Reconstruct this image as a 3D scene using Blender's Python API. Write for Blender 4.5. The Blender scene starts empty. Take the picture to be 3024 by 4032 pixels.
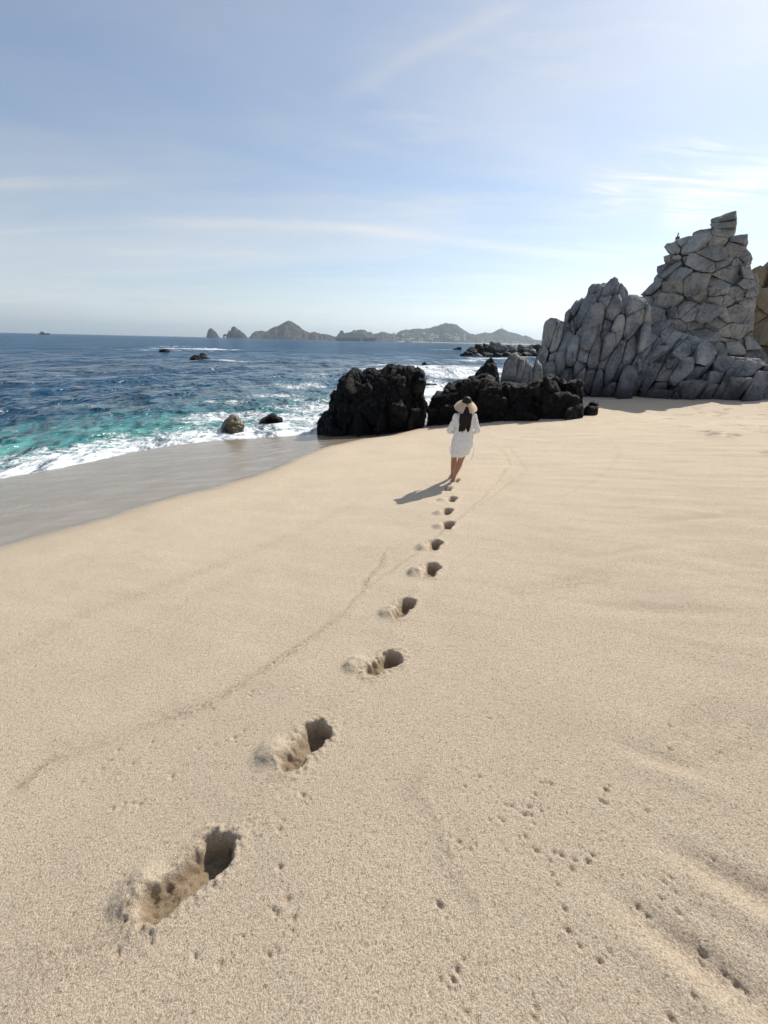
import bpy, bmesh, math, random
import numpy as np
from mathutils import Matrix, Vector
random.seed(7)
RNG = np.random.default_rng(11)
scene = bpy.context.scene
COL = scene.collection

# ---------------------------------------------------------------- camera
CAM_H = 4.15                                   # eye height above the sea
EYE = 1.75                                     # eye height above the sand under the camera
FOCAL = 1456.0                                 # focal length in photo pixels (3024 x 4032)
PITCH = math.atan(673 / FOCAL)
ROLL = math.radians(1.3)
_u0 = np.array([0, math.sin(PITCH), math.cos(PITCH)])
_r0 = np.array([1.0, 0, 0])
FW = np.array([0, math.cos(PITCH), -math.sin(PITCH)])
RT = math.cos(ROLL) * _r0 + math.sin(ROLL) * _u0
UP = math.cos(ROLL) * _u0 - math.sin(ROLL) * _r0
EYEP = np.array([0, 0, CAM_H])
cam_d = bpy.data.cameras.new('camera')
cam_d.sensor_fit = 'VERTICAL'
cam_d.sensor_height = 36.0
cam_d.lens = 36.0 * FOCAL / 4032.0
cam_d.clip_start = 0.05
cam_d.clip_end = 60000
cam = bpy.data.objects.new('camera', cam_d)
COL.objects.link(cam)
m = Matrix.Identity(4)
for i in range(3):
    m[i][0], m[i][1], m[i][2], m[i][3] = RT[i], UP[i], -FW[i], EYEP[i]
cam.matrix_world = m
scene.camera = cam

# ---------------------------------------------------------------- sky and sun
SUN_EL = math.radians(41.5)
SUN_AZ = math.radians(43)                    # clockwise from +Y, towards +X
SUN_DIR = Vector((math.sin(SUN_AZ) * math.cos(SUN_EL), math.cos(SUN_AZ) * math.cos(SUN_EL), math.sin(SUN_EL)))
world = bpy.data.worlds.new('World')
scene.world = world
world.use_nodes = True
wn, wl = world.node_tree.nodes, world.node_tree.links
wn.clear()


def wnode(t, **kw):
    n = wn.new(t)
    for k, v in kw.items():
        setattr(n, k, v)
    return n


def wmath(op, a, b=None, clamp=False):
    n = wn.new('ShaderNodeMath')
    n.operation = op
    n.use_clamp = clamp
    for i, v in enumerate((a, b)):
        if v is None:
            continue
        if isinstance(v, (int, float)):
            n.inputs[i].default_value = v
        else:
            wl.new(v, n.inputs[i])
    return n.outputs[0]


sky = wnode('ShaderNodeTexSky', sky_type='NISHITA', sun_disc=False)
sky.sun_elevation = SUN_EL
sky.sun_rotation = SUN_AZ
sky.altitude = 0
sky.air_density = 1.0
sky.dust_density = SKY_DUST = 0.45
sky.ozone_density = 1.4
tc = wnode('ShaderNodeTexCoord')
sep = wnode('ShaderNodeSeparateXYZ')
wl.new(tc.outputs['Generated'], sep.inputs[0])
zc = wmath('MAXIMUM', sep.outputs[2], 0.0)
den = wmath('ADD', zc, 0.10)
cx = wmath('DIVIDE', sep.outputs[0], den)
cy = wmath('DIVIDE', sep.outputs[1], den)
comb = wnode('ShaderNodeCombineXYZ')
wl.new(cx, comb.inputs[0])
wl.new(cy, comb.inputs[1])


def cloud_layer(rot, scale, sx, sy, lo, hi, detail, rough, distort, off):
    mp = wnode('ShaderNodeMapping')
    mp.inputs['Rotation'].default_value = (0, 0, math.radians(rot))
    mp.inputs['Scale'].default_value = (sx, sy, 1)
    mp.inputs['Location'].default_value = (off, off * 0.37, off * 0.11)
    wl.new(comb.outputs[0], mp.inputs[0])
    no = wnode('ShaderNodeTexNoise')
    no.inputs['Scale'].default_value = scale
    no.inputs['Detail'].default_value = detail
    no.inputs['Roughness'].default_value = rough
    no.inputs['Distortion'].default_value = distort
    wl.new(mp.outputs[0], no.inputs['Vector'])
    mr = wnode('ShaderNodeMapRange', interpolation_type='SMOOTHSTEP')
    mr.inputs['From Min'].default_value = lo
    mr.inputs['From Max'].default_value = hi
    wl.new(no.outputs['Fac'], mr.inputs['Value'])
    return mr.outputs[0]


veil = cloud_layer(-12, 0.55, 0.5, 1.3, 0.34, 0.80, 6, 0.55, 0.6, 3.1)       # broad thin veils
streak = cloud_layer(-10, 0.9, 0.30, 1.9, 0.47, 0.78, 8, 0.58, 0.9, 7.7)     # long cirrus streaks
wisp = cloud_layer(28, 2.6, 0.8, 2.2, 0.50, 0.78, 9, 0.62, 0.5, 1.9)         # small feathery wisps
wmask = cloud_layer(0, 0.5, 1, 1, 0.50, 0.66, 2, 0.5, 0.0, 12.3)
wisp = wmath('MULTIPLY', wisp, wmask)
tot = wmath('ADD', wmath('ADD', wmath('MULTIPLY', veil, 0.50), 0.14), wmath('MULTIPLY', streak, 0.35))
tot = wmath('ADD', tot, wmath('MULTIPLY', wisp, 0.22))
feather = cloud_layer(-14, 3.2, 0.55, 2.4, 0.36, 0.66, 9, 0.64, 0.7, 5.2)


def long_streak(pa, pb, width, strength, soft=0.35, fine=0.6):
    """a cirrus streak along the great circle through two sky directions"""
    da, db = [Vector(FW + (p[0] - 1512) / FOCAL * RT - (p[1] - 2016) / FOCAL * UP).normalized() for p in (pa, pb)]
    nrm = da.cross(db).normalized()
    mid = (da + db).normalized()
    half = math.acos(max(-1, min(1, da.dot(db)))) / 2

    def dot(v):
        n = wnode('ShaderNodeVectorMath', operation='DOT_PRODUCT')
        wl.new(tc.outputs['Generated'], n.inputs[0])
        n.inputs[1].default_value = v
        return n.outputs['Value']
    wav = wnode('ShaderNodeTexNoise')
    wav.inputs['Scale'].default_value = 5.0
    wav.inputs['Detail'].default_value = 3
    wl.new(tc.outputs['Generated'], wav.inputs['Vector'])
    d_ = wmath('ADD', dot(nrm), wmath('MULTIPLY', wmath('SUBTRACT', wav.outputs['Fac'], 0.5), width * 2.2))
    g_ = wmath('POWER', 2.718, wmath('MULTIPLY', wmath('POWER', wmath('ABSOLUTE', wmath('DIVIDE', d_, width)), 2.0), -1.0))
    mr = wnode('ShaderNodeMapRange', interpolation_type='SMOOTHSTEP')
    mr.inputs['From Min'].default_value = math.cos(half * (1 + soft))
    mr.inputs['From Max'].default_value = math.cos(half * (1 - soft * 1.4))
    wl.new(dot(mid), mr.inputs['Value'])
    tex = wmath('ADD', wmath('MULTIPLY', feather, fine), 1 - fine)
    return wmath('MULTIPLY', wmath('MULTIPLY', wmath('MULTIPLY', g_, mr.outputs[0]), tex), strength)


for args in (((620, 872), (1560, 905), 0.009, 0.34, 0.4, 0.3), ((1400, 900), (2420, 1035), 0.009, 0.32, 0.4, 0.3), ((1340, 380), (2060, 20), 0.011, 0.22, 0.3, 0.4),
             ((2330, 760), (2820, 600), 0.034, 0.75, 0.4, 1.0), ((2650, 800), (3100, 690), 0.036, 0.75, 0.4, 1.0), ((-200, 1130), (480, 1215), 0.014, 0.40, 0.4, 0.4),
             ((380, 980), (1100, 1010), 0.012, 0.22, 0.4, 0.5)):
    tot = wmath('ADD', tot, long_streak(*args))
tot = wmath('MINIMUM', tot, 1.0)
# clouds shine with the light of the sky around them, a little whiter
bw = wnode('ShaderNodeRGBToBW')
wl.new(sky.outputs[0], bw.inputs[0])
lum = wmath('ADD', wmath('MULTIPLY', bw.outputs[0], 0.95), 2.2)
ccol = wnode('ShaderNodeMix', data_type='RGBA', blend_type='MULTIPLY')
ccol.inputs[0].default_value = 1.0
ccol.inputs[6].default_value = (0.97, 1.0, 1.04, 1)
wl.new(lum, ccol.inputs[7])
mixc = wnode('ShaderNodeMix', data_type='RGBA')
wl.new(tot, mixc.inputs[0])
wl.new(sky.outputs[0], mixc.inputs[6])
wl.new(ccol.outputs[2], mixc.inputs[7])
# pale sea haze low over the horizon, all round
hz = wmath('MULTIPLY', wmath('POWER', wmath('SUBTRACT', 1.0, zc, True), 9.0), 0.80)
lumh = wnode('ShaderNodeMix', data_type='RGBA', blend_type='MULTIPLY')
lumh.inputs[0].default_value = 1.0
lumh.inputs[6].default_value = (0.90, 1.0, 1.10, 1)
wl.new(wmath('MULTIPLY', bw.outputs[0], 0.92), lumh.inputs[7])
mixh = wnode('ShaderNodeMix', data_type='RGBA')
wl.new(hz, mixh.inputs[0])
wl.new(mixc.outputs[2], mixh.inputs[6])
wl.new(lumh.outputs[2], mixh.inputs[7])
bg = wnode('ShaderNodeBackground')
bg.inputs['Strength'].default_value = 0.125
wl.new(mixh.outputs[2], bg.inputs[0])
wo = wnode('ShaderNodeOutputWorld')
wl.new(bg.outputs[0], wo.inputs[0])

sun_d = bpy.data.lights.new('sun', 'SUN')
sun_d.energy = 4.6
sun_d.angle = math.radians(0.53)
sun_d.color = (1.0, 0.945, 0.85)
sun = bpy.data.objects.new('sun', sun_d)
sun.rotation_euler = SUN_DIR.to_track_quat('Z', 'Y').to_euler()
sun.location = (20, 20, 40)
COL.objects.link(sun)

scene.view_settings.view_transform = 'Standard'
scene.view_settings.look = 'None'
scene.view_settings.exposure = 0.05
scene.view_settings.gamma = 1.0
scene.render.engine = 'CYCLES'
scene.cycles.use_denoising = True
scene.cycles.max_bounces = 6
scene.cycles.diffuse_bounces = 3
scene.cycles.glossy_bounces = 3
scene.cycles.transmission_bounces = 3
scene.cycles.volume_bounces = 0
scene.cycles.sample_clamp_indirect = 4.0


# ---------------------------------------------------------------- helpers
def ray(px, py):
    return FW + (px - 1512) / FOCAL * RT - (py - 2016) / FOCAL * UP


def at_y(px, py, Y):
    d = ray(px, py)
    return EYEP + d * (Y / d[1])


def at_z(px, py, z):
    d = ray(px, py)
    return EYEP + d * ((z - CAM_H) / d[2])


_perm = np.random.default_rng(5).permutation(1024)
_g3 = np.random.default_rng(6).normal(size=(1024, 3))
_g3 /= np.linalg.norm(_g3, axis=1)[:, None]


def pnoise(P):
    """gradient noise at points P (n,3), about -1..1"""
    P = np.asarray(P, float)
    i = np.floor(P).astype(np.int64)
    f = P - i
    w = f * f * f * (f * (f * 6 - 15) + 10)
    out = 0.0
    for dx in (0, 1):
        wx = w[:, 0] if dx else 1 - w[:, 0]
        hx = _perm[(i[:, 0] + dx) & 1023]
        for dy in (0, 1):
            wy = w[:, 1] if dy else 1 - w[:, 1]
            hy = _perm[(hx + i[:, 1] + dy) & 1023]
            for dz in (0, 1):
                wz = w[:, 2] if dz else 1 - w[:, 2]
                g = _g3[_perm[(hy + i[:, 2] + dz) & 1023]]
                out = out + wx * wy * wz * (g[:, 0] * (f[:, 0] - dx) + g[:, 1] * (f[:, 1] - dy) + g[:, 2] * (f[:, 2] - dz))
    return out * 1.6


def fbm(P, octaves=4, gain=0.5, lac=2.03):
    P = np.asarray(P, float)
    s, a = 0.0, 1.0
    for k in range(octaves):
        s = s + a * pnoise(P + 17.3 * k)
        P = P * lac
        a *= gain
    return s


def p3(x, y, z=0.0):
    return np.stack([x, y, np.zeros_like(x) + z], 1)


def smooth(a, b, x):
    t = np.clip((x - a) / (b - a), 0, 1)
    return t * t * (3 - 2 * t)


def mesh_from(name, V, F, mat=None, parent=None, smooth_shade=True, attrs=None):
    """V (n,3); F an int array of tris/quads, or a list of polygons"""
    me = bpy.data.meshes.new(name)
    V = np.asarray(V, np.float32)
    if isinstance(F, np.ndarray):
        k = F.shape[1]
        me.vertices.add(len(V))
        me.vertices.foreach_set('co', V.ravel())
        me.loops.add(F.size)
        me.loops.foreach_set('vertex_index', F.astype(np.int32).ravel())
        me.polygons.add(len(F))
        me.polygons.foreach_set('loop_start', np.arange(0, F.size, k, dtype=np.int32))
        me.polygons.foreach_set('loop_total', np.full(len(F), k, np.int32))
        me.update(calc_edges=True)
        me.validate()
    else:
        me.from_pydata([tuple(map(float, v)) for v in V], [], F)
        me.update()
    if smooth_shade:
        me.polygons.foreach_set('use_smooth', np.ones(len(me.polygons), bool))
    for an, av in (attrs or {}).items():
        at = me.attributes.new(an, 'FLOAT', 'POINT')
        at.data.foreach_set('value', np.asarray(av, np.float32))
    if mat:
        me.materials.append(mat)
    o = bpy.data.objects.new(name, me)
    COL.objects.link(o)
    if parent:
        o.parent = parent
        o.matrix_parent_inverse = parent.matrix_world.inverted()
    return o


def empty(name, loc, rz=0):
    e = bpy.data.objects.new(name, None)
    e.empty_display_size = 0.2
    COL.objects.link(e)
    e.location = loc
    e.rotation_euler = (0, 0, rz)
    e.matrix_world = Matrix.Translation(loc) @ Matrix.Rotation(rz, 4, 'Z')
    return e


def tag(o, label=None, cat=None, group=None, kind=None):
    if label: o['label'] = label
    if cat: o['category'] = cat
    if group: o['group'] = group
    if kind: o['kind'] = kind
    return o


def grid_faces(nr, nc):
    i = np.arange(nr - 1)[:, None] * nc + np.arange(nc - 1)[None, :]
    return np.stack([i, i + 1, i + nc + 1, i + nc], -1).reshape(-1, 4)


class Mat:
    """small node-tree helper"""
    def __init__(s, name):
        s.m = bpy.data.materials.new(name)
        s.m.use_nodes = True
        s.t = s.m.node_tree
        s.t.nodes.clear()
        s.out = s.t.nodes.new('ShaderNodeOutputMaterial')
        s.b = s.t.nodes.new('ShaderNodeBsdfPrincipled')
        s.t.links.new(s.b.outputs[0], s.out.inputs[0])
        s.geo = None

    def node(s, t, **kw):
        n = s.t.nodes.new(t)
        for k, v in kw.items():
            setattr(n, k, v)
        return n

    def link(s, a, b):
        s.t.links.new(a, b)

    def put(s, sock, v):
        if isinstance(v, (int, float)):
            sock.default_value = v
        elif isinstance(v, tuple):
            sock.default_value = v if len(v) == 4 or len(sock.default_value) == 3 else (*v, 1)
        else:
            s.link(v, sock)

    def set(s, **kw):
        for k, v in kw.items():
            s.put(s.b.inputs[k.replace('_', ' ')], v)
        return s

    def pos(s):
        if not s.geo:
            s.geo = s.node('ShaderNodeNewGeometry')
        return s.geo.outputs['Position']

    def obj(s):
        return s.node('ShaderNodeTexCoord').outputs['Object']

    def attr(s, name):
        n = s.node('ShaderNodeAttribute')
        n.attribute_name = name
        return n.outputs['Fac']

    def mapping(s, v, scale=(1, 1, 1), rot=(0, 0, 0), loc=(0, 0, 0)):
        n = s.node('ShaderNodeMapping')
        n.inputs['Scale'].default_value = scale
        n.inputs['Rotation'].default_value = rot
        n.inputs['Location'].default_value = loc
        s.link(v, n.inputs[0])
        return n.outputs[0]

    def noise(s, v, scale, detail=4, rough=0.55, dist=0.0, col=False):
        n = s.node('ShaderNodeTexNoise')
        n.inputs['Scale'].default_value = scale
        n.inputs['Detail'].default_value = detail
        n.inputs['Roughness'].default_value = rough
        n.inputs['Distortion'].default_value = dist
        s.link(v, n.inputs['Vector'])
        return n.outputs['Color' if col else 'Fac']

    def voro(s, v, scale, feature='F1', rand=1.0, out='Distance'):
        n = s.node('ShaderNodeTexVoronoi', feature=feature)
        n.inputs['Scale'].default_value = scale
        n.inputs['Randomness'].default_value = rand
        s.link(v, n.inputs['Vector'])
        return n.outputs[out]

    def ramp(s, v, lo, hi, a=0.0, b=1.0):
        n = s.node('ShaderNodeMapRange', interpolation_type='SMOOTHSTEP')
        for k, q in (('From Min', lo), ('From Max', hi), ('To Min', a), ('To Max', b)):
            s.put(n.inputs[k], q)
        s.put(n.inputs['Value'], v)
        return n.outputs[0]

    def math(s, op, a, b=None, clamp=False):
        n = s.node('ShaderNodeMath', operation=op, use_clamp=clamp)
        s.put(n.inputs[0], a)
        if b is not None:
            s.put(n.inputs[1], b)
        return n.outputs[0]

    def mix(s, f, a, b, blend='MIX'):
        n = s.node('ShaderNodeMix', data_type='RGBA', blend_type=blend)
        s.put(n.inputs[0], f)
        s.put(n.inputs[6], a)
        s.put(n.inputs[7], b)
        return n.outputs[2]

    def bump(s, h, strength=1.0, dist=0.01, normal=None):
        n = s.node('ShaderNodeBump')
        n.inputs['Strength'].default_value = strength
        s.put(n.inputs['Distance'], dist)
        s.link(h, n.inputs['Height'])
        if normal is not None:
            s.link(normal, n.inputs['Normal'])
        return n.outputs[0]


def plain(name, col, rough=0.7, var=0.12, scale=8.0, **kw):
    M = Mat(name)
    n = M.noise(M.obj(), scale, 4)
    c = M.mix(M.ramp(n, 0.3, 0.7), tuple(max(0, q * (1 - var)) for q in col), tuple(min(1, q * (1 + var)) for q in col))
    M.set(Base_Color=c, Roughness=rough, **kw)
    return M.m


# ---------------------------------------------------------------- beach terrain
DOWN = np.array([-0.615, 0.788])               # downhill, towards the sea
ALONG = np.array([0.788, 0.615])
GRAD = 0.15


def zplane(x, y):
    return CAM_H - EYE - GRAD * (DOWN[0] * x + DOWN[1] * y)


SHORE_PX = [(0, 1878), (200, 1845), (450, 1790), (640, 1755), (800, 1735), (1000, 1722), (1220, 1708)]
shore = [at_z(px, py, 0.0)[:2] for px, py in SHORE_PX]
shore = [shore[0] - 30 * ALONG, shore[0] - 12 * ALONG] + shore
shore += [np.array([-0.5, 19.3]), np.array([1.2, 23.5]), at_z(1690, 1592, 0.0)[:2],
          np.array([6.5, 31.0]), np.array([11.5, 33.5]), np.array([20.0, 42.0]), np.array([33.0, 58.0])]
shore = np.array(shore)


def shore_dist(x, y):
    """signed distance to the waterline, positive on land"""
    best = np.full(x.shape, 1e9)
    sgn = np.ones(x.shape)
    for a, b in zip(shore[:-1], shore[1:]):
        d = b - a
        L2 = d @ d
        t = np.clip(((x - a[0]) * d[0] + (y - a[1]) * d[1]) / L2, 0, 1)
        ex, ey = x - a[0] - t * d[0], y - a[1] - t * d[1]
        q = np.hypot(ex, ey)
        cr = d[0] * (y - a[1]) - d[1] * (x - a[0])
        m_ = q < best
        best = np.where(m_, q, best)
        sgn = np.where(m_, np.where(cr > 0, -1.0, 1.0), sgn)
    return best * sgn


ctrl = []
for x in (-4, -1.5, 1, 4, 7):
    for y in (-3, 0, 2.5, 5, 8):
        ctrl.append((x, y, zplane(x, y)))
for p in shore:
    ctrl.append((p[0], p[1], 0.0))
for i, p in enumerate(shore):
    a, b = shore[max(i - 1, 0)], shore[min(i + 1, len(shore) - 1)]
    t = (b - a) / np.linalg.norm(b - a)
    nn = np.array([-t[1], t[0]])
    for d, z in ((5, -0.6), (16, -1.8), (45, -4.5)):
        ctrl.append((p[0] + nn[0] * d, p[1] + nn[1] * d, z))
for px, py, Y in ((2350, 1545, 22.8), (2600, 1555, 20.9), (2820, 1560, 19.8), (3000, 1546, 19.2), (2000, 1650, 16.5),
                  (2340, 1625, 16.5), (2700, 1640, 15.5), (3024, 1700, 9.6)):
    q = at_y(px, py, Y)
    ctrl.append(tuple(q))
ctrl += [(30, 20, 2.9), (30, 30, 2.6), (20, 30, 1.6), (14, 30, 0.9), (40, 5, 5.0), (20, 5, 3.3), (20, -10, 4.5), (60, 20, 6),
         (60, 60, 4), (0, -20, 4.4), (-10, -12, 2.6)]
ctrl = np.array(ctrl)
_res = ctrl[:, 2] - zplane(ctrl[:, 0], ctrl[:, 1])


def _tps(r2):
    return 0.5 * r2 * np.log(r2 + 1e-9)


_n = len(ctrl)
_A = np.zeros((_n + 3, _n + 3))
_d2 = ((ctrl[:, None, :2] - ctrl[None, :, :2]) ** 2).sum(-1)
_A[:_n, :_n] = _tps(_d2) + np.eye(_n) * 0.35
_A[:_n, _n] = 1
_A[:_n, _n + 1:] = ctrl[:, :2]
_A[_n, :_n] = 1
_A[_n + 1:, :_n] = ctrl[:, :2].T
_w = np.linalg.solve(_A, np.concatenate([_res, np.zeros(3)]))


def zbase(x, y):
    x = np.atleast_1d(np.asarray(x, float))
    y = np.atleast_1d(np.asarray(y, float))
    z = _w[_n] + _w[_n + 1] * x + _w[_n + 2] * y
    for k in range(_n):
        z = z + _w[k] * _tps((x - ctrl[k, 0]) ** 2 + (y - ctrl[k, 1]) ** 2)
    return z + zplane(x, y)


_gx, _gy = np.arange(-14, 40.01, 0.12), np.arange(-3, 45.01, 0.12)
_GZ = zbase(np.repeat(_gx, len(_gy)), np.tile(_gy, len(_gx))).reshape(len(_gx), len(_gy))


def zfast(x, y):
    """bilinear look-up of zbase around the visible beach"""
    u = np.clip((np.asarray(x, float) - _gx[0]) / 0.12, 0, len(_gx) - 1.001)
    v = np.clip((np.asarray(y, float) - _gy[0]) / 0.12, 0, len(_gy) - 1.001)
    i, j = u.astype(int), v.astype(int)
    u, v = u - i, v - j
    return (_GZ[i, j] * (1 - u) * (1 - v) + _GZ[i + 1, j] * u * (1 - v) + _GZ[i, j + 1] * (1 - u) * v + _GZ[i + 1, j + 1] * u * v)


_ts = np.linspace(0.3, 60.0, 3000)


def on_sand(px, py):
    """world point where the view ray through a photo pixel meets the beach"""
    d = ray(px, py)
    P = EYEP + _ts[:, None] * d
    f = P[:, 2] - zfast(P[:, 0], P[:, 1])
    k = int(np.argmax(f < 0)) or 2999
    t = _ts[k - 1] + (_ts[k] - _ts[k - 1]) * f[k - 1] / max(f[k - 1] - f[k], 1e-9)
    return EYEP + t * d


# polar fan of sand, finer near the camera
ORG = np.array([0.0, -1.3])
rr = [0.05]
while rr[-1] < 420:
    r_ = rr[-1]
    d_ = max(r_ - 1.3, 0.0)
    if r_ < 1.3:
        step = 0.08 - 0.075 * smooth(0.2, 1.3, np.array(r_))
    else:
        step = max(0.0052, 0.75 * (d_ * d_ + 1.0) / 700)
    if 8 < d_ < 22:
        step = min(step, 0.085)
    if d_ > 40:
        step = max(step, 0.05 * d_)
    rr.append(r_ + float(step))
rr = np.array(rr)
th = np.concatenate([np.linspace(-105, -62, 40, endpoint=False), np.linspace(-62, 62, 640), np.linspace(62, 105, 41)[1:]])
th = np.radians(th)
SX = (ORG[0] + rr[:, None] * np.sin(th)[None]).ravel()
SY = (ORG[1] + rr[:, None] * np.cos(th)[None]).ravel()
SR = np.hypot(SX, SY)
SZ = zbase(SX, SY)
SZ0 = SZ.copy()
sd_ = shore_dist(SX, SY)
far = smooth(70, 160, SR)
SZ = SZ * (1 - far) + far * np.where(sd_ > 0, 4.0, -6.0)
moist_shade = np.zeros_like(SX)
coarse_shade = np.zeros_like(SX)
rough_m = np.zeros_like(SX)


def bump_at(cx, cy, ang, la, lb, amp, power=2.0):
    """elliptic gaussian bump added to the sand (axis la along ang)"""
    R_ = 3 * max(la, lb)
    d0 = math.hypot(cx - ORG[0], cy - ORG[1])
    k0, k1 = np.searchsorted(rr, [d0 - 1.5 * R_, d0 + 1.5 * R_]) * len(th)
    idx = k0 + np.nonzero((np.abs(SX[k0:k1] - cx) < R_) & (np.abs(SY[k0:k1] - cy) < R_))[0]
    dx, dy = SX[idx] - cx, SY[idx] - cy
    c, s = math.cos(ang), math.sin(ang)
    u, v = (dx * c + dy * s) / la, (-dx * s + dy * c) / lb
    g = np.exp(-((u * u + v * v) ** (power / 2)))
    SZ[idx] += amp * g
    return idx, g


def capsule(ax, ay, bx, by):
    idx = np.nonzero((np.abs(SX - (ax + bx) / 2) < 0.6) & (np.abs(SY - (ay + by) / 2) < 0.6))[0]
    dx, dy = bx - ax, by - ay
    L = math.hypot(dx, dy)
    t = ((SX[idx] - ax) * dx + (SY[idx] - ay) * dy) / (L * L)
    tc_ = np.clip(t, 0, 1)
    q = np.hypot(SX[idx] - ax - tc_ * dx, SY[idx] - ay - tc_ * dy)
    side = (dx * (SY[idx] - ay) - dy * (SX[idx] - ax)) / L       # positive to the left of the walking line
    return idx, tc_, q, side


# gentle relief of the dry sand
onland = smooth(0.3, 2.5, sd_)
hi_dry = smooth(4.0, 9.0, sd_)
SZ += onland * 0.012 * fbm(p3(SX * 0.9, SY * 0.9), 3)
c30, s30 = math.cos(-0.45), math.sin(-0.45)
U_, V_ = SX * c30 + SY * s30, -SX * s30 + SY * c30
rightw = smooth(0.8, 4.5, SX) * smooth(0.0, 3.0, SX * 0.9 - SY * 0.12 + 1.0)
SZ += hi_dry * (0.35 + rightw) * 0.011 * fbm(p3(U_ * 0.85, V_ * 3.2, 4.0), 3)
SZ += hi_dry * rightw * 0.010 * (np.abs(fbm(p3(U_ * 0.6, V_ * 2.1, 9.0), 3)))
# faint ripple marks just above the wet line, at left
rip = np.exp(-((sd_ - 6.3) / 1.0) ** 2) * smooth(2.5, -2.0, SX)
SZ += rip * 0.0022 * np.sin(46 * (SX * ALONG[0] + SY * ALONG[1]) + 3.0 * fbm(p3(SX * 1.2, SY * 1.2, 2.0), 2))

# swash lines: thin sinuous steps with coarser grains
LINES = [([(60, 3105), (230, 2970), (420, 2905), (640, 2840), (830, 2770), (1020, 2650), (1190, 2540), (1350, 2425), (1440, 2320), (1520, 2180)], 0.010, 0.045, 1.0),
         ([(1440, 2320), (1640, 2180), (1830, 2030), (1960, 1900), (2010, 1830), (1990, 1780), (1930, 1745), (1900, 1738)], 0.007, 0.03, 0.6),
         ([(1830, 2030), (1930, 1960), (2040, 1880), (2080, 1850), (2030, 1790), (2010, 1770), (2060, 1720), (2120, 1700)], 0.005, 0.032, 0.5),
         ([(2110, 1690), (2250, 1683), (2400, 1668), (2560, 1640)], 0.006, 0.035, 0.7),
         ([(2240, 1690), (2330, 1705), (2400, 1720), (2440, 1790), (2400, 1850), (2330, 1900), (2200, 1960)], 0.005, 0.032, 0.5),
         ([(2040, 2340), (2180, 2310), (2330, 2285), (2440, 2240)], 0.009, 0.06, 0.9),
         ([(1640, 3090), (1700, 3230), (1800, 3380), (1880, 3560)], 0.006, 0.05, 0.5),
         ([(0, 3930), (250, 3760), (540, 3620)], 0.008, 0.09, 0.6),
         ([(0, 2600), (300, 2430), (600, 2320), (900, 2210), (1150, 2110), (1400, 1980)], 0.003, 0.12, 0.45),
         ([(560, 2480), (820, 2330), (1010, 2250)], 0.002, 0.12, 0.4)]
wob = 0.06 * fbm(p3(SX * 2.2, SY * 2.2, 30.0), 4, 0.6)
for pts, hgt, wid, cs in LINES:
    W = np.array([on_sand(*p)[:2] for p in pts])
    best = np.full(SX.shape, 9.0)
    sg = np.zeros(SX.shape)
    box = (SX > W[:, 0].min() - .5) & (SX < W[:, 0].max() + .5) & (SY > W[:, 1].min() - .5) & (SY < W[:, 1].max() + .5)
    ii = np.nonzero(box)[0]
    x, y = SX[ii] + wob[ii], SY[ii] + wob[ii]
    bb, ss = best[ii], sg[ii]
    for a, b in zip(W[:-1], W[1:]):
        d = b - a
        t = np.clip(((x - a[0]) * d[0] + (y - a[1]) * d[1]) / (d @ d), 0, 1)
        ex, ey = x - a[0] - t * d[0], y - a[1] - t * d[1]
        q = np.hypot(ex, ey)
        cr = (d[0] * ey - d[1] * ex) / np.linalg.norm(d)
        m_ = q < bb
        bb = np.where(m_, q, bb)
        ss = np.where(m_, cr, ss)
    brk = 0.45 + 0.55 * smooth(-0.5, 0.4, fbm(p3(SX[ii] * 1.7, SY[ii] * 1.7, 51.0), 2))
    e = np.exp(-(bb / wid) ** 2) * brk
    SZ[ii] += hgt * e - hgt * 0.6 * np.exp(-((ss - wid) / wid) ** 2) * np.exp(-(bb / (2 * wid)) ** 2)
    coarse_shade[ii] = np.maximum(coarse_shade[ii], e * cs)
    rough_m[ii] = np.maximum(rough_m[ii], e * 0.4 * cs)

# the trail of footprints: toe, heel and pushed-up crust, traced on the sand
PRINTS = [((834, 3370), (620, 3555), (545, 3505), 0.070, 0.050), ((1242, 2895), (1145, 3003), (1062, 2967), 0.068, 0.052),
          ((1539, 2598), (1470, 2640), (1398, 2619), 0.066, 0.05), ((1603, 2376), (1574, 2420), (1524, 2412), 0.064, 0.05),
          ((1704, 2232), (1690, 2248), (1632, 2252), 0.068, 0.06), ((1717, 2138), (1708, 2150), (1658, 2158), 0.066, 0.055),
          ((1768, 2063), (1762, 2075), (1723, 2074), 0.066, 0.05), ((1765, 2009), (1760, 2018), (1723, 2021), 0.066, 0.05),
          ((1783, 1961), (1778, 1968), (1738, 1968), 0.066, 0.05), ((1767, 1922), (1760, 1928), (1730, 1930), 0.06, 0.02),
          ((1799, 1890), (1790, 1895), (1770, 1900), 0.05, 0.012)]
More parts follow.
